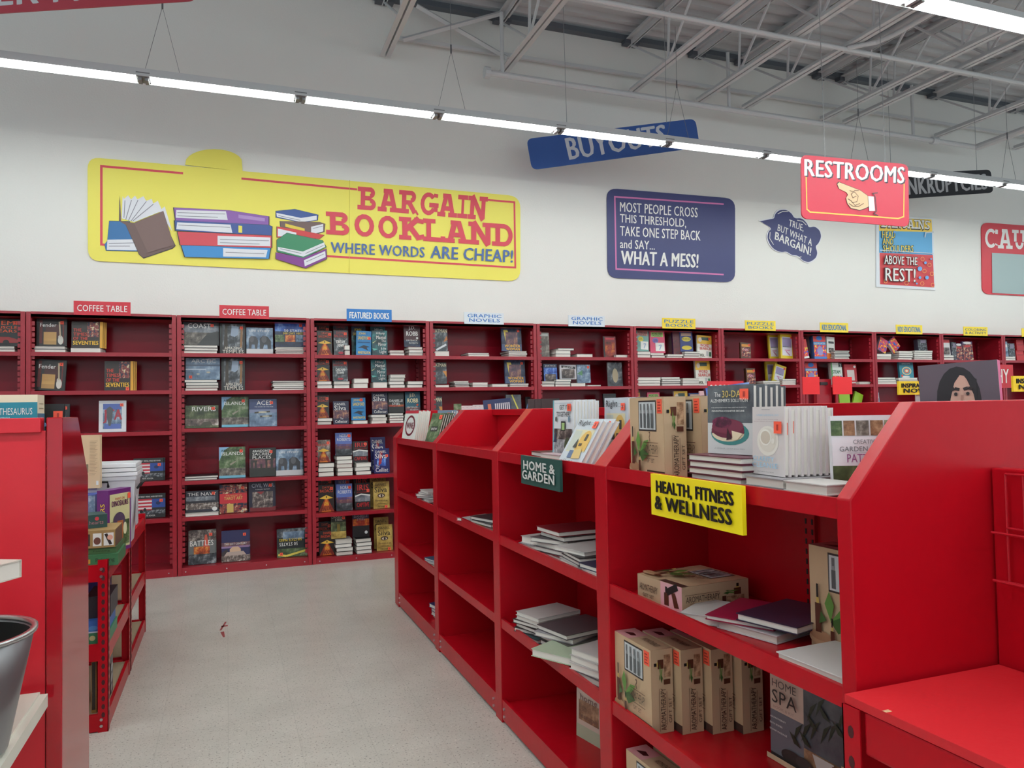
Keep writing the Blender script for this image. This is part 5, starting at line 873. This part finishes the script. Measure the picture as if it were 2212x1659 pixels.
# things standing on the far side of the gondola and on the next one
XB = 1.86
def far_book(sty, u0, u1, vtop, x, z0, label, th=.03, rz=-.36, stick=None, roll=0, base=None):
    um = (u0+u1)/2; c_ = at(um, vtop, 0, x); dep = (c_-Vector((0, 0, CH))).dot(CF); w = (u1-u0)/F*dep; h = c_.z-z0
    o = book(sty, (c_.x, c_.y, z0+.0005), w, h, th, stick, (-.02, roll, rz)); return tag(o, label, 'book', 'books behind the centre gondola')
pp = at(2063, 784, 0, 1.8); o = empty('book', (pp.x+.01, pp.y-.01, SZ[0]+.001), (-.02, -.04, -1.08)); w, h, d = .185, pp.z-SZ[0], .04; PK = mat((214, 40, 116), .4)
m = MB().box(-w/2, 0, 0, w/2, .003, h, mat((92, 80, 90), .35)).box(-w/2, d-.003, 0, w/2, d, h, PK).box(w/2-.003, .003, 0, w/2, d-.003, h, PK); m.art((-w/2, -.0002, 0), (w, 0, 0), (0, 0, h), ST['portrait'][2]); m.build('cover', o)
MB().box(-w/2+.005, .003, .004, w/2-.003, d-.003, h-.004, PAPER).build('page_block', o); tag(o, "pink-spined book with dark-haired woman's portrait above the end panel", 'book', 'books behind the centre gondola')
far_book('orange', 1440, 1512, 862, 1.85, SZ[0], 'navy and orange hardback peeking over the gondola top', .04, -.36, None, -.1)
far_book('loaf', 1512, 1545, 846, 1.82, SZ[0], 'pale pink paperback beside the berry cheesecake books', .02)
far_book('navyst', 1050, 1110, 862, 1.85, SZ[0], 'navy book with white columns behind the empty third bay', .03, -.36, None, -.08)
for i in range(3): far_book('setb', 1140+15*i, 1188+10*i, 862, 1.8+.03*i, SZ[0], f'{ORD[i]} volume of the dark set behind the empty third bay', .03)
for i in range(6): far_book('clarity', 994+9*i, 1006+9*i, 877-i*.6, 1.8+.03*i, SZ[0], f'{ORD[i]} pale paperback in the row behind the third bay', .02)
far_book('darkb', 980, 996, 872, 1.705, SZ[0], 'black book behind the pale paperbacks and third bay', .02)
far_book('states', 1545, 1640, 832, 1.84, SZ[0], 'white-edged large book behind the berry cheesecake books', .03, -.36, None, -.12)
def far_sign(u0, v0, u1, v1, face, lines, label):
    um = (u0+u1)/2; y = 3.93/at(um, 850, 1, 1).x; a = at(u0, v1, 1, y); b_ = at(u1, v0, 1, y); w = b_.x-a.x; h = b_.z-a.z
    o = empty('genre_sign', (a.x, y, a.z)); m = MB().box(0, 0, 0, w, .012, h, mat(face, .5)); m.art((0, -.0003, 0), (w, 0, 0), (0, 0, h), lines, .0006); m.build('face', o)
    MB().box(w*.5-.02, .012, 1.5-a.z, w*.5+.02, .018, h*.6, mat((170, 170, 170), .4)).build('post', o); tag(o, label, 'sign')
far_sign(1530, 823, 1606, 856, (206, 36, 48), [t('NOVELS', .06, .14, .94, .76, Wh, 3)], 'red NOVELS sign half hidden behind the berry cheesecake books')
far_sign(1942, 823, 2030, 853, (246, 216, 40), [t('INSPIRATIONAL', .06, .52, .94, .84, Bk, 3), t('NOVELS', .1, .14, .9, .46, Bk, 3)], 'yellow INSPIRATIONAL NOVELS sign left of the portrait book')
far_sign(2060, 788, 2188, 839, (186, 40, 52), [t('BIOGRAPHY', .04, .2, .92, .82, Wh, 1)], 'dark red BIOGRAPHY sign right of the portrait book')
far_sign(2190, 812, 2282, 846, (246, 216, 40), [t('INSPIRATIONAL', .06, .52, .94, .84, Bk, 3), t('NOVELS', .1, .14, .9, .46, Bk, 3)], 'yellow INSPIRATIONAL NOVELS sign at the right frame edge')
pz = at(1784, 850, 1, 4.2)
o = empty('card_holder', (pz.x, 4.2, 1.5)); MB().box(-.07, .01, -.0, .06, .04, .17, WALLRED).build('post', o); MB().box(-.045, .0, .128, .02, .01, .148, BLACK).build('slot', o)
tag(o, 'dark red card holder with black slot between two red cards', 'holder')
for (u0, u1, nm) in ((1735, 1770, 'left'), (1800, 1840, 'right')):
    a = at(u0, 852, 1, 4.17); b_ = at(u1, 814, 1, 4.17)
    tag(MB().box(a.x, 4.17, a.z, b_.x, 4.176, b_.z, mat((232, 34, 40), .5)).box(a.x+.03, 4.176, 1.5, a.x+.05, 4.186, a.z+.05, WALLRED).build('blank_card'), f'blank bright red card {nm} of the dark red card holder', 'card')
# ------------------------------------------------------------------ spine panel with wire grid, and board-topped rack at lower right
sp = empty('spine_panel', (1.637, .05, 0)); MB().box(0, 0, 0, .046, 1.195, 1.345, RED).build('panel', sp, bevel=.004)
tag(sp, 'plain red spine panel running toward the viewer from the end panel', 'panel')
wg = MB(); WR = mat((176, 24, 38), .35)
for z in (1.335, 1.215, 1.20, 1.095): wg.tube([(0, 0, z), (0, 1.0, z)], .003, WR, 6)
for j in range(26): wg.tube([(0, j*.04, 1.095), (0, j*.04, 1.335)], .0025, WR, 6)
for z, d in ((1.2, -.05), (1.095, -.05)):
    wg.tube([(0, 1.0, z), (d, 1.0, z+.01), (d, 0, z+.01)], .003, WR, 6)
o = wg.build('wire_rack'); o.location = (1.622, .2, 0); tag(o, 'red wire grid rack hung on the red spine panel', 'rack')
tb = empty('boltless_rack', (1.18, 1.235, 0)); TW, TL = .445, 1.25
bo = MB().box(0, -TL, .887, TW, 0, .905, mat((196, 26, 36), .5, bump=.0008, bscale=60)); bo.box(.0, -.105, .9051, .015, -.095, .9056, mat((210, 170, 130), .6)); bo.build('board', tb, bevel=.002)
def lpost(b_, x, y, z1, sx, sy, m=RED, hs=.06):
    b_.box(x, y, 0, x+sx*.045, y+sy*.003, z1, m).box(x, y, 0, x+sx*.003, y+sy*.045, z1, m); z = z1-.05
    while z > .05:
        for dx, dy in (('x', 0), ('y', 0)):
            if dx == 'x': b_.prism([(x+sx*.022+.008*cos(a*pi/4)*(1.0), y-sy*.0006, z+.013*sin(a*pi/4)) for a in range(8)], (0, sy*.0004, 0), mat((70, 10, 16), .6))
            else: b_.prism([(x-sx*.0006, y+sy*.022+.008*cos(a*pi/4), z+.013*sin(a*pi/4)) for a in range(8)], (sx*.0004, 0, 0), mat((70, 10, 16), .6))
        z -= hs
    return b_
for x, y, sx, sy in ((-.004, .004, 1, -1), (TW, .004, -1, -1), (-.004, -TL, 1, 1), (TW, -TL, -1, 1)): lpost(MB(), x, y, .886, sx, sy).build('post', tb)
for z in (.80, .30):
    MB().box(.003, -TL+.045, z, .03, -.045, z+.085, RED).build('beam', tb, bevel=.006); MB().box(TW-.03, -TL+.045, z, TW-.003, -.045, z+.085, RED).build('beam', tb)
MB().box(0.03, -TL+.01, .37, TW-.03, -.01, .386, mat((170, 140, 110), .7)).build('lower_board', tb)
tag(tb, 'low red boltless rack with painted board top against the nearest end panel', 'rack')
# ------------------------------------------------------------------ left side: gondola end, white gondola, pail, boltless racks
lg = empty('gondola_shelving', (-.47, 2.66, 0))
MB().prism([(0, y, z) for y, z in ((0, 0), (0, 1.5), (.26, 1.5), (.46, 1.29), (.49, 0))][::-1], (-.043, 0, 0), GLOSSRED).build('end_panel', lg, bevel=.003)
MB().box(-2.6, .006, 0, -.046, .03, 1.46, RED_LIT).build('back_panel', lg)
MB().box(-2.6, -.012, 1.455, -.056, .04, 1.5, RED_LIT).build('top_rail', lg, bevel=.002)
for z in (1.27, .87, .47, .1): MB().box(-2.6, .032, z-.02, -.045, .44 if z > 1 else .47, z, RED_LIT).build('shelf', lg)
tag(lg, 'red gondola shelving end with glossy reflecting panel at the left', 'shelving')
WG = mat((222, 220, 208), .45)
wl = empty('gondola_shelving', (-.52, 2.62, 0))
MB().box(-.50, -1.9, 0, -.46, 0, 1.5, WG).build('back_panel', wl)
ps = MB().box(-.46, -1.9, .665, 0, -.0, .69, WG).box(0, -1.9, .645, .02, 0, .683, WG)
for i in range(60):
    for j in range(6): ps.box(-.07-j*.065, -.06-i*.03, .6902, -.055-j*.065, -.052-i*.03, .6906, mat((60, 58, 56), .7))
ps.build('shelf', wl, bevel=.004)
MB().box(-.46, -1.9, 1.08, -.16, -.36, 1.10, WG).build('shelf', wl)
for y in (-.0, -.9, -1.88): MB().box(-.50, y-.03, 0, -.46, y, 1.5, WG).build('upright', wl)
MB().box(-.46, -1.9, .02, -.04, -.02, .1, WG).build('base_deck', wl)
tag(wl, 'cream perforated metal gondola shelf at the lower left frame corner', 'shelving')
o = lying((-.695, 2.10, 1.1005), .24, .22, .045, (206, 196, 186), -.5, 0); tag(o, 'thick book with exposed page edges lying at the left frame edge', 'book')
o = lying((-.70, 2.08, 1.1465), .2, .17, .025, (130, 200, 190), -.3, 0); tag(o, 'mint green book lying on the book at the left frame edge', 'book')
pl = empty('pail', (-.640, 2.2, .6905)); ZN = mat((150, 152, 156), .38, .85, bump=.002, bscale=14)
MB().lathe([(0, 0), (.13, 0), (.134, .004), (.189, .285), (.184, .287), (.13, .01), (0, .01)], ZN, 40).build('body', pl, True)
MB().lathe([(.182, .281), (.195, .281), (.196, .29), (.182, .29), (.182, .281)], mat((190, 192, 194), .3, .9), 40).build('rim', pl, True)
MB().lathe([(.1815, .275), (.128, .012), (0, .012)], mat((34, 34, 36), .6), 40).build('lining', pl, True)
tag(pl, 'galvanized metal pail with dark inside at the left frame edge', 'pail')
c_ = at(84, 880, 1, 2.86); th_ = empty('book', (c_.x-.1, 2.84, 1.27)); w, h, d = .2, at(60, 853, 1, 2.86).z-1.27, .1
mm = MB().box(-w/2, 0, 0, w/2, .003, h, mat((232, 222, 194), .4)).box(-w/2, d-.003, 0, w/2, d, h, mat((232, 222, 194), .4)).box(w/2-.003, .003, 0, w/2, d-.003, h, mat((232, 222, 194), .4))
mm.art((-w/2, -.0003, 0), (w, 0, 0), (0, 0, h), [r(0, .72, 1, .92, (34, 132, 152)), t('NATIONAL THESAURUS', .02, .79, .93, .86, Wh, 0), t('the best thesaurus', .3, .75, .62, .775, (200, 226, 226), 0), r(.2, .66, .9, .665, (170, 160, 130)), r(.3, .62, .9, .625, (170, 160, 130))]); mm.art((w/2+.0003, 0, 0), (0, d, 0), (0, 0, h), [r(0, .0, 1, .8, (40, 110, 140)), r(.2, .85, .8, .86, (170, 160, 130)), r(.2, .9, .8, .91, (170, 160, 130))])
mm.build('cover', th_); MB().box(-w/2+.004, .004, .004, w/2-.004, d-.004, h-.004, PAPER).build('page_block', th_)
tag(th_, 'thick cream and teal thesaurus standing behind the left gondola top', 'book')
c_ = at(122, 874, 1, 2.95); o = book('arc', (c_.x-.035, 2.97, 1.2705), .105, c_.z-1.27, .02, 'tr', (-.03, 0, 0)); tag(o, 'black book with blue arc beside the thesaurus on left gondola', 'book')
# boltless racks behind
RX0, RX1 = -1.45, -.535
def rack(y0, y1, label, k):
    r_ = empty('boltless_rack', (RX1, y0, 0)); D, Lx = y1-y0, RX1-RX0
    for x, y, sx, sy in ((0, 0, -1, 1), (0, D, -1, -1), (-Lx, 0, 1, 1), (-Lx, D, 1, -1)):
        b_ = lpost(MB(), x, y, .815, sx, sy, RED, .038)
        for z in (.77, .735, .06, .03): b_.tube([(x+sx*.03, y-.001*sy, z), (x+sx*.03, y-.006*sy, z)], .007, STEEL, 8)
        b_.build('post', r_)
    for z in (.71, .335, .004):
        MB().box(-.003, .04, z, -.02, D-.04, z+.08, RED).build('beam', r_); MB().box(-Lx+.04, .003, z, -.04, .02, z+.08, RED).build('beam', r_)
        MB().box(-Lx+.04, D-.02, z, -.04, D-.003, z+.08, RED).build('beam', r_)
        MB().box(-Lx+.02, .02, z+.055, -.021, D-.02, z+.07, mat((170, 150, 124), .8) if z < .5 else RED).build('board', r_)
    tag(r_, label, 'rack', 'red boltless racks')
rack(4.12, 5.0, 'red boltless rack with perforated posts, the nearer of two behind the left gondola', 0)
rack(5.03, 5.92, 'red boltless rack with empty shelves, the farther of two by the back bookcases', 1)
RZ = [.781, .406, .075]
def carton(x0, x1, y0, y1, z0, z1, c, label, front=(), side=(), top=(), rz=0, name='box'):
    w, d, h = x1-x0, y1-y0, z1-z0; o = empty(name, ((x0+x1)/2, y0, z0), (0, 0, rz))
    m = MB().box(-w/2, 0, 0, w/2, d, h-.004, mat(c, .45)); m.art((-w/2, -.0003, 0), (w, 0, 0), (0, 0, h-.004), front); m.art((w/2+.0003, 0, 0), (0, d, 0), (0, 0, h-.004), side); m.build('carton', o)
    lm = MB().box(-w/2-.0005, -.0005, h-.004, w/2+.0005, d+.0005, h, mat(c, .45)); lm.art((-w/2, 0, h+.0003), (w, 0, 0), (0, d, 0), top); lm.build('lid', o)
    return tag(o, label, 'box', 'goods on the red boltless racks')
def xr(u, y): return at(u, 1100, 1, y).x
y = 4.14
carton(xr(180, y), xr(255, y), y, y+.3, RZ[0], RZ[0]+.055, (58, 110, 72), 'green Painting kit box lowest of the stack on the nearer rack', [t('Painting', .35, .3, .9, .75, (24, 44, 30), 0), r(.02, .3, .2, .7, (200, 150, 60))])
carton(xr(178, y), xr(250, y), y+.02, y+.28, RZ[0]+.056, RZ[0]+.085, (66, 100, 60), 'dark green flat box in the middle of the rack stack', [t('Painting', .3, .3, .8, .7, (40, 60, 40), 0)])
carton(xr(170, y), xr(248, y), y+.01, y+.27, RZ[0]+.086, RZ[0]+.17, (156, 124, 78), 'brown box with picture panels on the rack stack', [r(.12, .15, .3, .85, (60, 54, 50)), r(.38, .12, .62, .88, (226, 222, 218)), e(.5, .42, .1, .22, (110, 70, 60)), r(.68, .12, .96, .88, (226, 222, 218)), p((50, 40, 38), (.7, .8), (.78, .86), (.92, .2), (.84, .16)), e(.86, .6, .08, .16, (220, 160, 140))], [r(0, 0, 1, 1, (96, 76, 62))])
carton(xr(175, y+.1), xr(232, y+.1), y+.1, y+.24, RZ[0]+.171, RZ[0]+.235, (32, 66, 62), 'dark green game box with red heart, top of the rack stack', [t('hearts', .3, .3, .85, .6, (160, 110, 120), 0), e(.6, .75, .08, .16, (190, 50, 60))], rz=.3)
ya = 4.48
carton(xr(207, ya), xr(236, ya), ya, ya+.2, RZ[0], RZ[0]+.33, (104, 34, 110), 'purple dinosaur painting kit box, spine side showing', [('tv', 'DINOSAURS', .3, .1, .7, .8, (236, 206, 60), 2)], [r(.06, .06, .94, .94, (206, 200, 150)), t('PAINT ON', .3, .84, .7, .88, (190, 80, 60), 1), t('DINOSAURS', .14, .74, .86, .83, (90, 30, 80), 2), n(.1, .1, .9, .5, 'leafy', 20), e(.45, .5, .26, .14, (80, 66, 90)), r(.36, .2, .62, .5, (170, 100, 60)), e(.7, .36, .08, .1, (210, 206, 170)), r(.3, .2, .4, .4, (214, 200, 170)), r(.82, .84, .94, .93, (246, 92, 66))], rz=-.45)
carton(xr(178, ya), xr(203, ya), ya+.04, ya+.16, RZ[0], RZ[0]+.31, (70, 90, 170), 'blue-edged box left of the purple dinosaur kit', [r(0, 0, .4, 1, (50, 60, 150)), n(.4, 0, 1, 1, 'sea', 12)])
cb = carton(xr(172, 4.62), xr(216, 4.62), 4.62, 4.66, RZ[0]+.335, RZ[0]+.62, (214, 186, 150), 'cream kit box with back text, propped above the dinosaur kit', [r(.1, .1, .3, .5, (70, 50, 40)), r(.3, .3, .42, .46, (120, 110, 90)), r(.82, .06, .94, .14, (226, 226, 226))]+[r(.5, .9-.028*i, .9-.06*(i % 3), .905-.028*i, (140, 116, 96)) for i in range(24)], rz=-.12)
carton(xr(172, 4.65), xr(210, 4.65), 4.645, 4.70, RZ[0], RZ[0]+.333, (180, 176, 190), 'plain pale box supporting the cream kit box')
# tote with lids
tt_ = empty('storage_tote', (xr(232, 4.83), 4.7, RZ[0])); CP = clear_plastic((226, 226, 232), .82, .3); HW = .2
def taper(m, w0, w1, d0, d1, z0, z1, mm):
    m.add([(-w0, -d0, z0), (w0, -d0, z0), (w0, d0, z0), (-w0, d0, z0), (-w1, -d1, z1), (w1, -d1, z1), (w1, d1, z1), (-w1, d1, z1)], [(0, 3, 2, 1), (0, 1, 5, 4), (1, 2, 6, 5), (2, 3, 7, 6), (3, 0, 4, 7)], mm)
m = MB(); taper(m, .12, .155, .11, .14, 0, .38, CP); m.box(-.16, -.145, .36, .16, .145, .385, CP); m.build('bin', tt_, bevel=.006)
m = MB()
for i in range(3): m.box(-.165+.006*i, -.15, .386+i*.024, .165-.004*i, .15, .406+i*.024, mat((228, 228, 232), .35)).box(-.15, -.135, .406+i*.024, .15, .135, .409+i*.024, mat((220, 220, 226), .35))
m.build('lid', tt_, bevel=.008)
for a, b_ in (((-.13, -.152, .33), (.02, -.152, .33)), ((.158, -.1, .31), (.158, .08, .31))):
    A_, B_ = Vector(a), Vector(b_); n_ = Vector((0, -.02, 0)) if abs(a[1]) > .12 else Vector((.02, 0, 0))
    MB().tube([A_, A_+n_+Vector((0, 0, .03)), B_+n_+Vector((0, 0, .03)), B_], .007, BLACK, 6).build('handle', tt_)
MB().box(.146, -.05, .1, .149, .05, .27, mat((196, 190, 196), .5)).build('label_sheet', tt_)
tt_.location.y = 4.86; tag(tt_, 'translucent white storage tote with stacked lids and black handles', 'tote')
y = 4.16
carton(xr(180, y), xr(235, y), y, y+.3, RZ[1], RZ[1]+.055, (54, 120, 84), 'green puzzle box on the middle shelf of the nearer rack', [e(.35, .6, .12, .24, (190, 180, 130)), r(.6, .6, .8, .66, (190, 200, 190))])
carton(xr(180, y), xr(232, y), y, y+.28, RZ[1]+.056, RZ[1]+.115, (52, 96, 170), 'bright blue game box on the green puzzle box', [e(.4, .4, .2, .2, (80, 130, 190)), r(0, .0, 1, .12, (190, 196, 206))])
carton(xr(182, y), xr(236, y), y+.04, y+.3, RZ[1]+.116, RZ[1]+.22, (40, 36, 44), 'dark box with grey picture under the rack top', [r(.5, .1, .9, .7, (100, 104, 100)), r(.56, .2, .84, .6, (60, 62, 60))])
carton(RX1-.16, RX1-.08, 4.56, 4.86, RZ[1], RZ[1]+.25, (44, 48, 120), 'tall navy starry box standing on the middle rack shelf', (), [n(0, 0, 1, 1, 'night', 10), e(.4, .6, .1, .08, (200, 80, 90)), e(.7, .3, .05, .04, (220, 200, 110)), e(.5, .85, .14, .06, (180, 120, 90))])
carton(xr(196, y), xr(207, y), y+.02, y+.3, RZ[2], RZ[2]+.26, (150, 112, 58), 'tan framed game box on the bottom of the nearer rack', [r(.1, .06, .8, .94, (44, 38, 34))])
carton(xr(211, y), xr(222, y), y+.02, y+.34, RZ[2], RZ[2]+.27, (224, 120, 48), 'orange game box on the bottom of the nearer rack', [('tv', 'COLOR KIT', .25, .1, .75, .7, (170, 80, 30), 1)], [r(0, 0, 1, .74, (60, 58, 60))]+[e(.18+.3*i, .12+.2*j, .11, .08, (150, 150, 152)) for i in range(3) for j in range(3)])
# ------------------------------------------------------------------ past 300 books in view, the smallest ones become one object
books = [o for o in COL.objects if o.get('category') == 'book']
small = sorted((o for o in books if o in AREA), key=lambda o: AREA[o])[:max(0, len(books)-300)]
if small:
    V, Fc, Mi, Ms = [], [], [], []
    for o in small:
        M = Matrix.LocRotScale(o.location, o.rotation_euler, None)
        for c in o.children:
            b0 = len(V); V += [tuple(M @ v.co) for v in c.data.vertices]
            for q in c.data.polygons:
                m = c.data.materials[q.material_index]
                if m not in Ms: Ms.append(m)
                Fc.append(tuple(i+b0 for i in q.vertices)); Mi.append(Ms.index(m))
    me = bpy.data.meshes.new('small_books'); me.from_pydata(V, [], Fc)
    for m in Ms: me.materials.append(m)
    me.polygons.foreach_set('material_index', Mi); me.update()
    o = link('small_books', me); o['kind'] = 'stuff'; tag(o, 'thin books in the flat stacks and rear rows of the back wall bookcases', 'books')
    for q in small:
        for c in list(q.children): bpy.data.objects.remove(c)
        bpy.data.objects.remove(q)
print('BOOKS', len(books), len(small))
